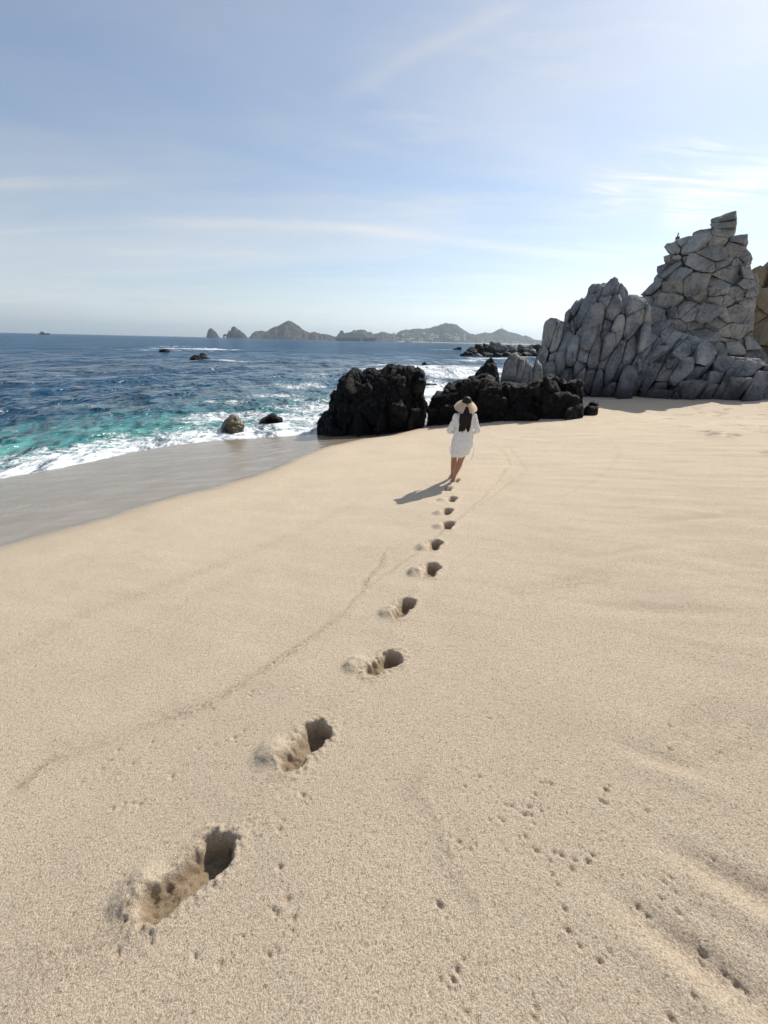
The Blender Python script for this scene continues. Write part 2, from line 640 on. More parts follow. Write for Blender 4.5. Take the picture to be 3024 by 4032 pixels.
for k, (tp, hp, mp_, wd, ms) in enumerate(PRINTS):
    T, Hh, Mm = on_sand(*tp), on_sand(*hp), on_sand(*mp_)
    dirv = T - Hh
    L = np.linalg.norm(dirv[:2])
    if L < 0.2 and k > 3:
        dirv = np.array([0.3, 0.95, 0]) * 0.17
        Hh = T - dirv
    idx, t, q, side = capsule(Hh[0], Hh[1], T[0], T[1])
    nz = fbm(p3(SX[idx] * 13, SY[idx] * 13, k * 3.0), 4, 0.6) * 0.015
    w_ = wd * (0.86 + 0.30 * t - 0.16 * np.exp(-((t - 0.45) / 0.2) ** 2)) + nz
    depth = 1.05 * (0.060 + 0.040 * smooth(0.35, 0.95, t) + 0.012 * np.exp(-((t - 0.05) / 0.2) ** 2) - 0.018 * np.clip(side / wd, 0, 1))
    prof = 1 - smooth(np.where(side > 0, 0.50, 0.72), np.where(side > 0, 1.14, 1.08), q / w_)
    edge = np.exp(-((q - w_ * 1.28) / 0.032) ** 2)
    lump = fbm(p3(SX[idx] * 40, SY[idx] * 40, 7.0 + k), 3)
    SZ[idx] += -depth * prof + 0.014 * edge * (0.6 + 0.7 * lump) + 0.012 * prof * lump
    moist_shade[idx] = np.maximum(moist_shade[idx], prof)
    rough_m[idx] = np.maximum(rough_m[idx], np.clip(prof + edge * 0.9, 0, 1))
    # crust pushed up behind and to the left, its near side broken off
    vm = Mm[:2] - Hh[:2]
    ang = math.atan2(dirv[1], dirv[0])
    z_keep = SZ.copy()
    i2, g = bump_at(Mm[0], Mm[1], ang, 0.078, 0.066, ms * 0.80, 3.5)
    SZ[i2] += 0.30 * ms * g * fbm(p3(SX[i2] * 12, SY[i2] * 12, 3 + k), 3)
    SZ[i2] = z_keep[i2] + (SZ[i2] - z_keep[i2]) * (1 - smooth(0.0, 0.5, moist_shade[i2]))
    rough_m[i2] = np.maximum(rough_m[i2], g * 0.55)
    # kicked crumbs ahead of the toe
    i3, g = bump_at(T[0] + dirv[0] / max(L, .17) * 0.19, T[1] + dirv[1] / max(L, .17) * 0.19, ang, 0.17, 0.10, 0.008, 2.0)
    rough_m[i3] = np.maximum(rough_m[i3], g * 0.9)
# scuffed strip between the nearest prints
for a, b in zip(PRINTS[:4], PRINTS[1:5]):
    A_, B_ = on_sand(*a[0]), on_sand(*b[1])
    for t in np.linspace(0.25, 0.9, 5):
        q = A_ + t * (B_ - A_)
        i3, g = bump_at(q[0], q[1], 0.8, 0.09, 0.06, 0.003, 2.0)
        rough_m[i3] = np.maximum(rough_m[i3], g * 0.65)

# small pits and bird pricks
PITS = [(90, 620), (135, 645), (190, 680), (215, 660), (370, 690), (330, 525), (350, 540), (285, 540), (375, 468), (395, 465), (460, 510),
        (480, 470), (490, 515), (540, 350), (570, 355), (590, 357), (510, 410), (490, 425), (460, 620), (435, 628), (605, 700), (640, 710),
        (585, 740), (705, 735), (690, 780), (770, 745), (795, 712), (595, 810), (620, 857), (30, 945), (45, 962), (655, 980), (655, 1015),
        (672, 1088), (730, 1165), (878, 1195), (828, 1240), (1020, 962), (1135, 925), (1145, 845), (1180, 828), (1265, 825), (1200, 895),
        (1075, 1005), (1095, 1055), (1220, 995), (1355, 1190), (1350, 1235), (1465, 1288), (1525, 1340), (1570, 1378), (1395, 728),
        (1060, 498), (830, 640), (875, 372), (860, 388), (830, 440), (855, 457), (125, 1280), (105, 1325), (40, 1325), (80, 1360),
        (110, 1378), (195, 1420), (170, 1490), (220, 1530), (155, 1225), (210, 320), (235, 318), (162, 367), (1180, 72), (1180, 183),
        (1420, 200), (1565, 62), (1255, 115), (515, 690), (505, 555), (1290, 1420), (515, 1470), (505, 1515), (1180, 1520), (540, 488), (280, 30)]
PITS = [(1700 + a / 1.253, 2800 + b / 1.253) for a, b in PITS]
PITS += [(400 + a / 2.07, 3100 + b / 2.07) for a, b in ((185, 130), (250, 130), (310, 135), (85, 172), (155, 157), (140, 215), (175, 725), (115, 795),
         (225, 825), (1450, 350), (1450, 650), (1560, 1065), (1550, 1160), (1430, 1345), (1360, 1360), (960, 1440), (755, 1380), (335, 1135),
         (400, 1265), (130, 1355), (1480, 275), (1145, 1210), (1510, 915), (1395, 990), (1420, 1025), (605, 465), (1640, 70))]
PITS += [(a / 1.106, 1800 + b / 1.106) for a, b in ((730, 1375), (745, 1390), (935, 1255), (985, 1240), (1020, 1225), (1060, 1195), (925, 1098), (1095, 1020),
         (1090, 1040), (1280, 1010), (1300, 1005), (1330, 1028), (660, 1240), (790, 1170), (470, 1320), (530, 1335), (575, 1332), (440, 1355), (30, 1220),
         (860, 1272), (145, 915), (95, 905), (75, 775), (20, 940), (190, 818), (805, 622), (435, 655), (1190, 900), (510, 1275), (350, 1415))]
for k, (a, b) in enumerate(PITS):
    q = on_sand(a, b)
    s = random.uniform(0.0052, 0.0088) * (1 + 0.12 * max(q[1], 0))
    bump_at(q[0], q[1], random.uniform(0, 3), s * 1.25, s, -s * 1.45, 3.0)
    bump_at(q[0] - 0.9 * s, q[1] - 1.4 * s, 0.5, s, s, s * 0.35, 2.0)
for k in range(160):                                     # finer pricks scattered over the dry sand
    a, b = random.uniform(0, 3024), 2100 + 1900 * random.random() ** 0.8
    q = on_sand(a, b)
    s = random.uniform(0.003, 0.0052) * (1 + 0.1 * max(q[1], 0))
    bump_at(q[0], q[1], random.uniform(0, 3), s * 1.3, s, -s * 1.2, 3.0)
# soft hollows at right
for px, py, la, lb, dp, an in ((2770, 2860, 0.30, 0.09, 0.028, 0.5), (2920, 3480, 0.20, 0.05, 0.026, -0.6), (2740, 3760, 0.20, 0.05, 0.028, -0.7),
                               (2650, 3000, 0.18, 0.05, 0.014, -0.5), (2790, 2985, 0.12, 0.05, 0.012, 0.3), (2200, 2300, 0.4, 0.09, 0.012, 0.35),
                               (2480, 2170, 0.35, 0.07, 0.012, 0.2), (2750, 2040, 0.5, 0.1, 0.02, 0.1), (2600, 2400, 0.4, 0.08, 0.014, -0.2),
                               (2960, 2940, 0.3, 0.08, 0.02, 0.4)):
    q = on_sand(px, py)
    i2, g = bump_at(q[0], q[1], an, la, lb, -dp, 2.0)
    bump_at(q[0] - lb * 1.2, q[1] - lb * 1.6, an, la, lb, dp * 0.5, 2.0)
    coarse_shade[i2] = np.maximum(coarse_shade[i2], g * 0.45)  # darkens the sand colour too: shade of the hollow slopes painted in
# trampled sand by the big rock at right
for k in range(75):
    px, py = random.uniform(2560, 3150), random.uniform(1605, 1790)
    if py > 1640 + (px - 2560) * 0.32 or (px < 2700 and py < 1625):
        continue
    q = on_sand(px, py)
    an = random.uniform(-0.4, 1.6)
    bump_at(q[0], q[1], an, 0.19, 0.11, -0.10, 3.0)
    bump_at(q[0] - 0.13, q[1] - 0.19, an, 0.18, 0.09, 0.045, 2.0)
# crumbly and grainy micro relief
nearw = 1 - smooth(3.0, 9.0, SR)
idx = np.nonzero((nearw > 0) & (SR < 9))[0]
SZ[idx] += nearw[idx] * 0.0017 * fbm(p3(SX[idx] * 55, SY[idx] * 55, 1.0), 2) * onland[idx]
idx = np.nonzero(rough_m > 0.02)[0]
SZ[idx] += rough_m[idx] * 0.0052 * fbm(p3(SX[idx] * 62, SY[idx] * 62, 2.0), 3)

# wet sand: follows the last run-up of the waves
WETPX = [(0, 2165), (300, 2080), (700, 1960), (1000, 1880), (1180, 1810), (1320, 1752), (1440, 1728), (1560, 1712), (1690, 1668), (1720, 1640)]
wl_t, wl_z = [], []
for p in WETPX:
    q = on_sand(*p)
    wl_t.append(q[:2] @ ALONG)
    wl_z.append(float(zfast(q[0], q[1])))
o_ = np.argsort(wl_t)
st = SX * ALONG[0] + SY * ALONG[1]
zl = np.interp(st, np.array(wl_t)[o_], np.array(wl_z)[o_])
zl = np.where(st > wl_t[o_[-1]] + 1.0, np.maximum(0.35, zl - 0.1 * (st - wl_t[o_[-1]] - 1)), zl)
zb_ = SZ0 + 0.02 * fbm(p3(SX * 0.7, SY * 0.7, 8.0), 3)
wet = smooth(0.045, -0.05, zb_ - zl)
damp = smooth(0.22, -0.02, zb_ - zl)                    # the damp fringe just above
SZ -= 0.02 * smooth(0.0, -0.08, zb_ - zl) * onland

S = Mat('beach_sand')
P_ = S.pos()
wetA, moShA, coA, dpA = S.attr('wet'), S.attr('moist_shade'), S.attr('coarse_shade'), S.attr('damp')
g1 = S.noise(P_, 170, 3, 0.75)
g2 = S.noise(P_, 420, 2, 0.7)
g3 = S.noise(P_, 45, 3, 0.6)
big = S.noise(P_, 0.9, 4, 0.6)
c = S.mix(S.ramp(g1, 0.34, 0.66), (0.46, 0.347, 0.232), (0.845, 0.71, 0.54))
c = S.mix(S.ramp(g2, 0.58, 0.74, 0, 0.45), c, (0.82, 0.74, 0.62))
c = S.mix(S.ramp(g2, 0.40, 0.27, 0, 0.65), c, (0.20, 0.145, 0.10))
c = S.mix(S.ramp(big, 0.35, 0.7, 0, 0.22), c, (0.47, 0.385, 0.29))
grain = S.voro(P_, 150, 'F1', 1.0, 'Color')
gsep = S.node('ShaderNodeSeparateColor')
S.link(grain, gsep.inputs[0])
c = S.mix(S.ramp(gsep.outputs[0], 0.92, 0.98, 0, 0.5), c, (0.16, 0.115, 0.08))
c = S.mix(S.math('MULTIPLY', S.math('MULTIPLY', coA, S.ramp(g3, 0.40, 0.62)), 0.62, True), c, (0.25, 0.175, 0.115))
c = S.mix(S.math('MULTIPLY', moShA, 0.72), c, (0.27, 0.19, 0.115))  # footprint hollows: damp sand, with their shade also painted into the brown
c = S.mix(S.math('MULTIPLY', dpA, 0.30), c, (0.40, 0.31, 0.215))
wstreak = S.noise(S.mapping(P_, (0.5, 2.4, 1), (0, 0, -0.66)), 0.9, 4, 0.6, 0.4)
wc = S.mix(S.ramp(wstreak, 0.35, 0.7), (0.27, 0.213, 0.155), (0.335, 0.27, 0.20))
c = S.mix(wetA, c, wc)
rg = S.math('SUBTRACT', 0.92, S.math('MULTIPLY', wetA, S.ramp(wstreak, 0.3, 0.7, 0.68, 0.77)))
amp = S.ramp(wetA, 0.0, 0.9, 1.0, 0.04)
hgt_ = S.math('ADD', S.math('MULTIPLY', g1, 0.8), S.math('ADD', S.math('MULTIPLY', g3, 0.45), S.math('MULTIPLY', g2, 0.4)))
nb = S.bump(S.math('MULTIPLY', hgt_, amp), 1.0, 0.011)
S.set(Base_Color=c, Roughness=rg, Normal=nb)
S.b.inputs['Specular IOR Level'].default_value = 0.35
SPEC_W = S.ramp(wetA, 0.0, 1.0, 0.25, 0.55)
S.link(SPEC_W, S.b.inputs['Specular IOR Level'])

sandF = grid_faces(len(rr), len(th))
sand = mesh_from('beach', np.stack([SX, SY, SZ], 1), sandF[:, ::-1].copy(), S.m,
                 attrs={'wet': wet, 'moist_shade': moist_shade, 'coarse_shade': coarse_shade, 'damp': damp})
tag(sand, 'pale sandy beach with a trail of footprints and a wet grey strip along the water', 'beach', kind='structure')


# ---------------------------------------------------------------- sea
r = [7.0]
while r[-1] < 12500:
    r.append(r[-1] + max(0.02, min(0.34 * r[-1] ** 2 / 1535, 0.06 * r[-1])))
r = np.array(r)
wth = np.radians(np.concatenate([np.linspace(-110, -60, 50, endpoint=False), np.linspace(-60, 34, 620), np.linspace(34, 62, 40)[1:]]))
WX = (r[:, None] * np.sin(wth)).ravel()
WY = (r[:, None] * np.cos(wth)).ravel()
WR = np.repeat(r, len(wth))
WS = np.repeat(np.gradient(r), len(wth))                 # local spacing
off = -shore_dist(WX, WY)
off = off + 0.45 * fbm(p3(WX * 0.35, WY * 0.35, 3.0), 3) * np.exp(-np.abs(off) / 6)
WZ = np.zeros_like(WX)
DX = np.zeros_like(WX)
DY = np.zeros_like(WX)
rw = np.random.default_rng(3)
warpx, warpy = 0.8 * fbm(p3(WX * 0.10, WY * 0.10, 1.0), 2), 0.8 * fbm(p3(WX * 0.10, WY * 0.10, 5.0), 2)
gust = 0.65 + 0.6 * smooth(-0.6, 0.7, fbm(p3(WX * 0.06, WY * 0.11, 21.0), 3))
for k in range(46):
    lam = 0.55 * (24 / 0.55) ** ((k + 0.5) / 46)
    a0 = math.atan2(-DOWN[1], -DOWN[0]) + rw.normal() * (0.30 + 0.5 * (lam < 4))
    kx, ky = 2 * math.pi / lam * math.cos(a0), 2 * math.pi / lam * math.sin(a0)
    ph = rw.uniform(0, 6.28)
    amp_ = 0.0078 * lam ** 0.80 * (0.85 if lam < 3.5 else 1.0 if lam < 6 else 0.7)
    lod = smooth(5.5, 2.6, WS / lam * 10)
    shal = smooth(0.2, 2.0 + lam * 0.9, off)
    w_ = amp_ * lod * shal * (gust if lam < 5 else 1.0)
    p = kx * (WX + warpx) + ky * (WY + warpy) + ph
    WZ += w_ * np.sin(p)
    DX += w_ * 0.75 * math.cos(a0) * np.cos(p)
    DY += w_ * 0.75 * math.sin(a0) * np.cos(p)


def spot(px, py, rx, ry, w=1.0, ang=0.0):
    """elliptic patch of white water on the sea, centred where a photo pixel meets it"""
    q = at_z(px, py, 0.0)
    dx, dy = WX - q[0], WY - q[1]
    c, s = math.cos(ang), math.sin(ang)
    return w * np.exp(-(((dx * c + dy * s) / rx) ** 2 + ((-dx * s + dy * c) / ry) ** 2))


# a low wave about to break along the shore, and white water round the rocks
sh_ang = math.atan2(ALONG[1], ALONG[0])
brk = 0.16 * np.exp(-((off - 4.2 - 0.9 * fbm(p3(WX * 0.2, WY * 0.2, 6.0), 2)) / 0.8) ** 2) * smooth(-0.3, 0.5, fbm(p3(WX * 0.16, WY * 0.16, 14.0), 2))
WZ += brk
fo = 0.95 * np.exp(-(np.clip(off, 0, None) / 0.75) ** 2)
n1 = fbm(p3(WX * 0.42, WY * 0.42, 2.0), 3)
fo = np.maximum(fo, (0.60 + 0.26 * n1) * (smooth(4.0, 0.8, off) * 0.45 + 0.55 * smooth(10.5, 1.5, off + 2.5 * n1)))
for a in ((1720, 1520, 4.5, 7, .95, .6), (1790, 1470, 7, 10, .95, .3), (1890, 1455, 9, 10, .95, .2), (1640, 1450, 7, 8, .85, 0), (1560, 1440, 9, 6, .62, 0),
          (1240, 1600, 3.5, 4.5, .72, .5), (1150, 1660, 4, 2.5, .75, .4), (1190, 1520, 6, 5, .55, 0.2), (950, 1640, 4.5, 2.6, .72, .4), (820, 1590, 5, 1.4, .52, .3),
          (1080, 1560, 6, 2, .5, .3), (380, 1605, 2.0, 1.0, .42, 0.2), (1250, 1480, 9, 7, .42, 0), (1830, 1420, 9, 9, .7, 0), (1950, 1412, 12, 9, .75, 0),
          (1730, 1378, 12, 4, .85, 0), (1500, 1455, 10, 3, .6, 0), (2060, 1405, 10, 10, .8, 0), (1790, 1383, 8, 5, .55, 0),
          (700, 1367, 12, 5, .9, 0), (790, 1375, 22, 6, .95, 0), (740, 1381, 22, 2.5, .55, 0), (560, 1379, 16, 2.5, .6, 0), (860, 1420, 9, 2.2, .6, 0),
          (760, 1420, 3, 2, .6, 0), (560, 1374, 40, 7, .40, 0), (1660, 1415, 9, 4, .55, 0), (1700, 1545, 3.5, 3, .9, 0), (1660, 1580, 2, 2.2, .85, 0)):
    fo = np.maximum(fo, spot(*a) * (0.85 + 0.35 * n1))
crest = smooth(0.20, 0.38, WZ) * smooth(60, 25, WR) * 0.28
fo = np.maximum(fo, crest * (0.6 + n1))
fo = np.clip(fo, 0, 1)
# breaker beyond the outer rocks stands up as a low wall of foam
for px, py, rx, ry, h in ((790, 1372, 20, 3.0, 0.9), (690, 1366, 8, 3, 0.45), (1730, 1378, 9, 2.5, 0.5), (1800, 1462, 5, 1.6, 0.45), (1890, 1470, 5, 1.6, 0.4),
                          (1700, 1500, 4, 1.4, 0.3), (1560, 1442, 6, 2, 0.35)):
    WZ += spot(px, py, rx, ry, h) * (0.75 + 0.5 * fbm(p3(WX * 0.9, WY * 0.9, 40.0), 3)) * smooth(0.3, 2.5, off)
WZ += 0.03 * fo * fbm(p3(WX * 3.5, WY * 3.5, 11.0), 3) * smooth(120, 30, WR)
WZ += 0.02 + 0.035 * np.exp(-(np.clip(off, 0, None) / 0.5) ** 2) * (0.6 + 0.5 * fbm(p3(WX * 2.5, WY * 2.5, 15.0), 3))
shallow = np.clip(smooth(12.5, 2.5, off + 1.2 * n1), 0, 1)
shallow = np.maximum(shallow, 0.85 * fo * smooth(60, 30, WR))
thin = smooth(1.5, 0.1, off)

W = Mat('sea_water')
P_ = W.pos()
sh_, fo_, th_ = W.attr('shallow'), W.attr('foam'), W.attr('thin')
wdir = math.atan2(DOWN[1], DOWN[0])
flat = W.mapping(P_, (1, 1, 0.0), (0, 0, -wdir))
patch = W.noise(W.mapping(flat, (1.0, 0.4, 1)), 0.035, 3, 0.6)
deep = W.mix(W.ramp(patch, 0.35, 0.7), (0.006, 0.042, 0.088), (0.014, 0.070, 0.132))
turq = W.mix(W.ramp(W.noise(flat, 0.5, 3), 0.35, 0.65), (0.040, 0.200, 0.205), (0.105, 0.350, 0.315))
c = W.mix(sh_, deep, turq)
c = W.mix(W.math('MULTIPLY', th_, 0.8), c, (0.20, 0.19, 0.155))
# lace of foam: warped cell edges at two scales, closing up where there is much foam
wv = W.noise(P_, 1.1, 4, 0.6, col=True)
vadd = W.node('ShaderNodeVectorMath', operation='MULTIPLY_ADD')
W.link(wv, vadd.inputs[0])
vadd.inputs[1].default_value = (1.6, 1.6, 0.0)
W.link(W.mapping(P_, (1, 1, 0.0)), vadd.inputs[2])
vs = W.mapping(vadd.outputs[0], (0.6, 1.25, 1), (0, 0, -sh_ang))
e1 = W.voro(vs, 1.5, 'DISTANCE_TO_EDGE')
e2 = W.voro(vs, 4.6, 'DISTANCE_TO_EDGE')
fn = W.noise(vs, 5.0, 5, 0.65)
lace = W.math('MINIMUM', e1, W.math('ADD', W.math('MULTIPLY', e2, 0.75), 0.03))
lace = W.math('ADD', lace, W.math('MULTIPLY', W.math('SUBTRACT', fn, 0.5), 0.34))
thr = W.math('SUBTRACT', W.math('MULTIPLY', fo_, 0.52), 0.16)
fm = W.ramp(W.math('SUBTRACT', thr, lace), -0.035, 0.05)
fm = W.math('MULTIPLY', fm, W.ramp(fo_, 0.12, 0.35))
c = W.mix(fm, c, (0.80, 0.83, 0.84))
ch = W.mapping(P_, (1.0, 0.55, 0.0), (0, 0, -wdir))
b1 = W.noise(ch, 2.6, 5, 0.62, 0.3)
b2 = W.noise(ch, 0.42, 4, 0.6, 0.3)
b3 = W.noise(ch, 0.09, 5, 0.62, 0.2)
nb = W.bump(b1, 0.6, 0.12)
nb = W.bump(b2, 0.9, 1.5, nb)
nb = W.bump(b3, 1.0, 7.0, nb)
nf = W.bump(W.math('MULTIPLY', fm, W.noise(P_, 9, 4)), 0.9, 0.06, nb)
W.set(Base_Color=c, Roughness=W.math('ADD', W.math('MULTIPLY', fm, 0.7), 0.10), Normal=nf)
W.b.inputs['IOR'].default_value = 1.33
# far off, the small wave faces that look towards us show the water's own blue instead of the sky
dfw = W.node('ShaderNodeBsdfDiffuse')
W.put(dfw.inputs[0], W.mix(W.ramp(b3, 0.4, 0.62), (0.014, 0.060, 0.125), (0.030, 0.105, 0.20)))
mxw = W.node('ShaderNodeMixShader')
W.link(W.math('MULTIPLY', W.attr('far'), W.math('SUBTRACT', 1.0, fm)), mxw.inputs[0])
W.link(W.b.outputs[0], mxw.inputs[1])
W.link(dfw.outputs[0], mxw.inputs[2])
W.link(mxw.outputs[0], W.out.inputs[0])
wf = grid_faces(len(r), len(wth))
keep = (off[wf] > -1.2).any(1)
sea = mesh_from('sea', np.stack([WX + DX, WY + DY, WZ], 1), wf[keep][:, ::-1].copy(), W.m,
                attrs={'shallow': shallow, 'foam': fo, 'thin': thin, 'far': 0.62 * smooth(18, 160, WR)})
tag(sea, 'blue sea with turquoise foaming surf along the beach', 'sea', kind='structure')


# ---------------------------------------------------------------- rocks
def ico(level):
    bm = bmesh.new()
    bmesh.ops.create_icosphere(bm, subdivisions=level, radius=1)
    V = np.array([v.co[:] for v in bm.verts])
    F = np.array([[v.index for v in f.verts] for f in bm.faces])
    bm.free()
    return V, F


ICO = {k: ico(k) for k in (1, 2, 3, 4)}


def poly_sd(P, Q):
    """signed distance (positive inside) of points P (n,2) to polygon Q, and the outward normal at the nearest edge"""
    best = np.full(len(P), 1e9)
    nrm = np.zeros((len(P), 2))
    inside = np.zeros(len(P), bool)
    for a, b in zip(Q, np.roll(Q, -1, 0)):
        d = b - a
        t = np.clip(((P - a) @ d) / (d @ d + 1e-12), 0, 1)
        e = P - a - t[:, None] * d
        q = np.linalg.norm(e, axis=1)
        m_ = q < best
        best = np.where(m_, q, best)
        nrm = np.where(m_[:, None], e / (q[:, None] + 1e-9), nrm)
        c = ((a[1] > P[:, 1]) != (b[1] > P[:, 1])) & (P[:, 0] < d[0] * (P[:, 1] - a[1]) / (d[1] + 1e-12) + a[0])
        inside ^= c
    return np.where(inside, best, -best), np.where(inside[:, None], -nrm, nrm)


class Frame:
    """a vertical plane facing the camera at a real distance: (a, z) across it, b behind it"""
    def __init__(s, base):
        s.q = np.array([base[0], base[1], 0.0])
        s.e2 = np.array([base[0], base[1], 0.0]) / math.hypot(base[0], base[1])
        s.e1 = np.array([s.e2[1], -s.e2[0], 0.0])

    def flat(s, pts):
        out = []
        for px, py in pts:
            d = ray(px, py)
            t = ((s.q - EYEP) @ s.e2) / (d @ s.e2)
            p = EYEP + t * d
            out.append(((p - s.q) @ s.e1, p[2]))
        return np.array(out)

    def world(s, A, B, Z):
        return s.q + np.outer(A, s.e1) + np.outer(B, s.e2) + np.outer(Z, [0, 0, 1.0])


def poly_block(N, D, Mi, bev):
    """bevelled, finely divided block bounded by the planes N.y <= D in cell space; returned in local metres"""
    bm = bmesh.new()
    for q in N / D[:, None]:
        bm.verts.new(q)
    bmesh.ops.convex_hull(bm, input=list(bm.verts))
    P = []
    for f in bm.faces:
        n = f.normal
        d = n.dot(f.verts[0].co)
        if d > 1e-4:
            P.append(np.array(n) / d)
    bm.free()
    if len(P) < 4:
        return None, None
    P = np.array(P) @ Mi.T
    bm = bmesh.new()
    for q in P:
        bm.verts.new(q)
    bmesh.ops.remove_doubles(bm, verts=list(bm.verts), dist=0.05)
    if len(bm.verts) < 4:
        bm.free()
        return None, None
    r_ = bmesh.ops.convex_hull(bm, input=list(bm.verts))
    bmesh.ops.delete(bm, geom=[v for v in bm.verts if not v.link_faces], context='VERTS')
    bmesh.ops.dissolve_limit(bm, angle_limit=0.12, verts=list(bm.verts), edges=list(bm.edges))
    bmesh.ops.bevel(bm, geom=list(bm.edges), offset=bev, segments=2, profile=0.6, affect='EDGES', clamp_overlap=True)
    bmesh.ops.triangulate(bm, faces=list(bm.faces))
    for _ in range(2):
        lg = [e for e in bm.edges if e.calc_length() > 0.20]
        if not lg:
            break
        bmesh.ops.subdivide_edges(bm, edges=lg, cuts=1, use_grid_fill=False)
        bmesh.ops.triangulate(bm, faces=[f for f in bm.faces if len(f.verts) > 3])
    bm.verts.index_update()
    X = np.array([v.co[:] for v in bm.verts])
    F = np.array([[v.index for v in f.verts] for f in bm.faces])
    bm.free()
    return (X, F) if len(X) else (None, None)


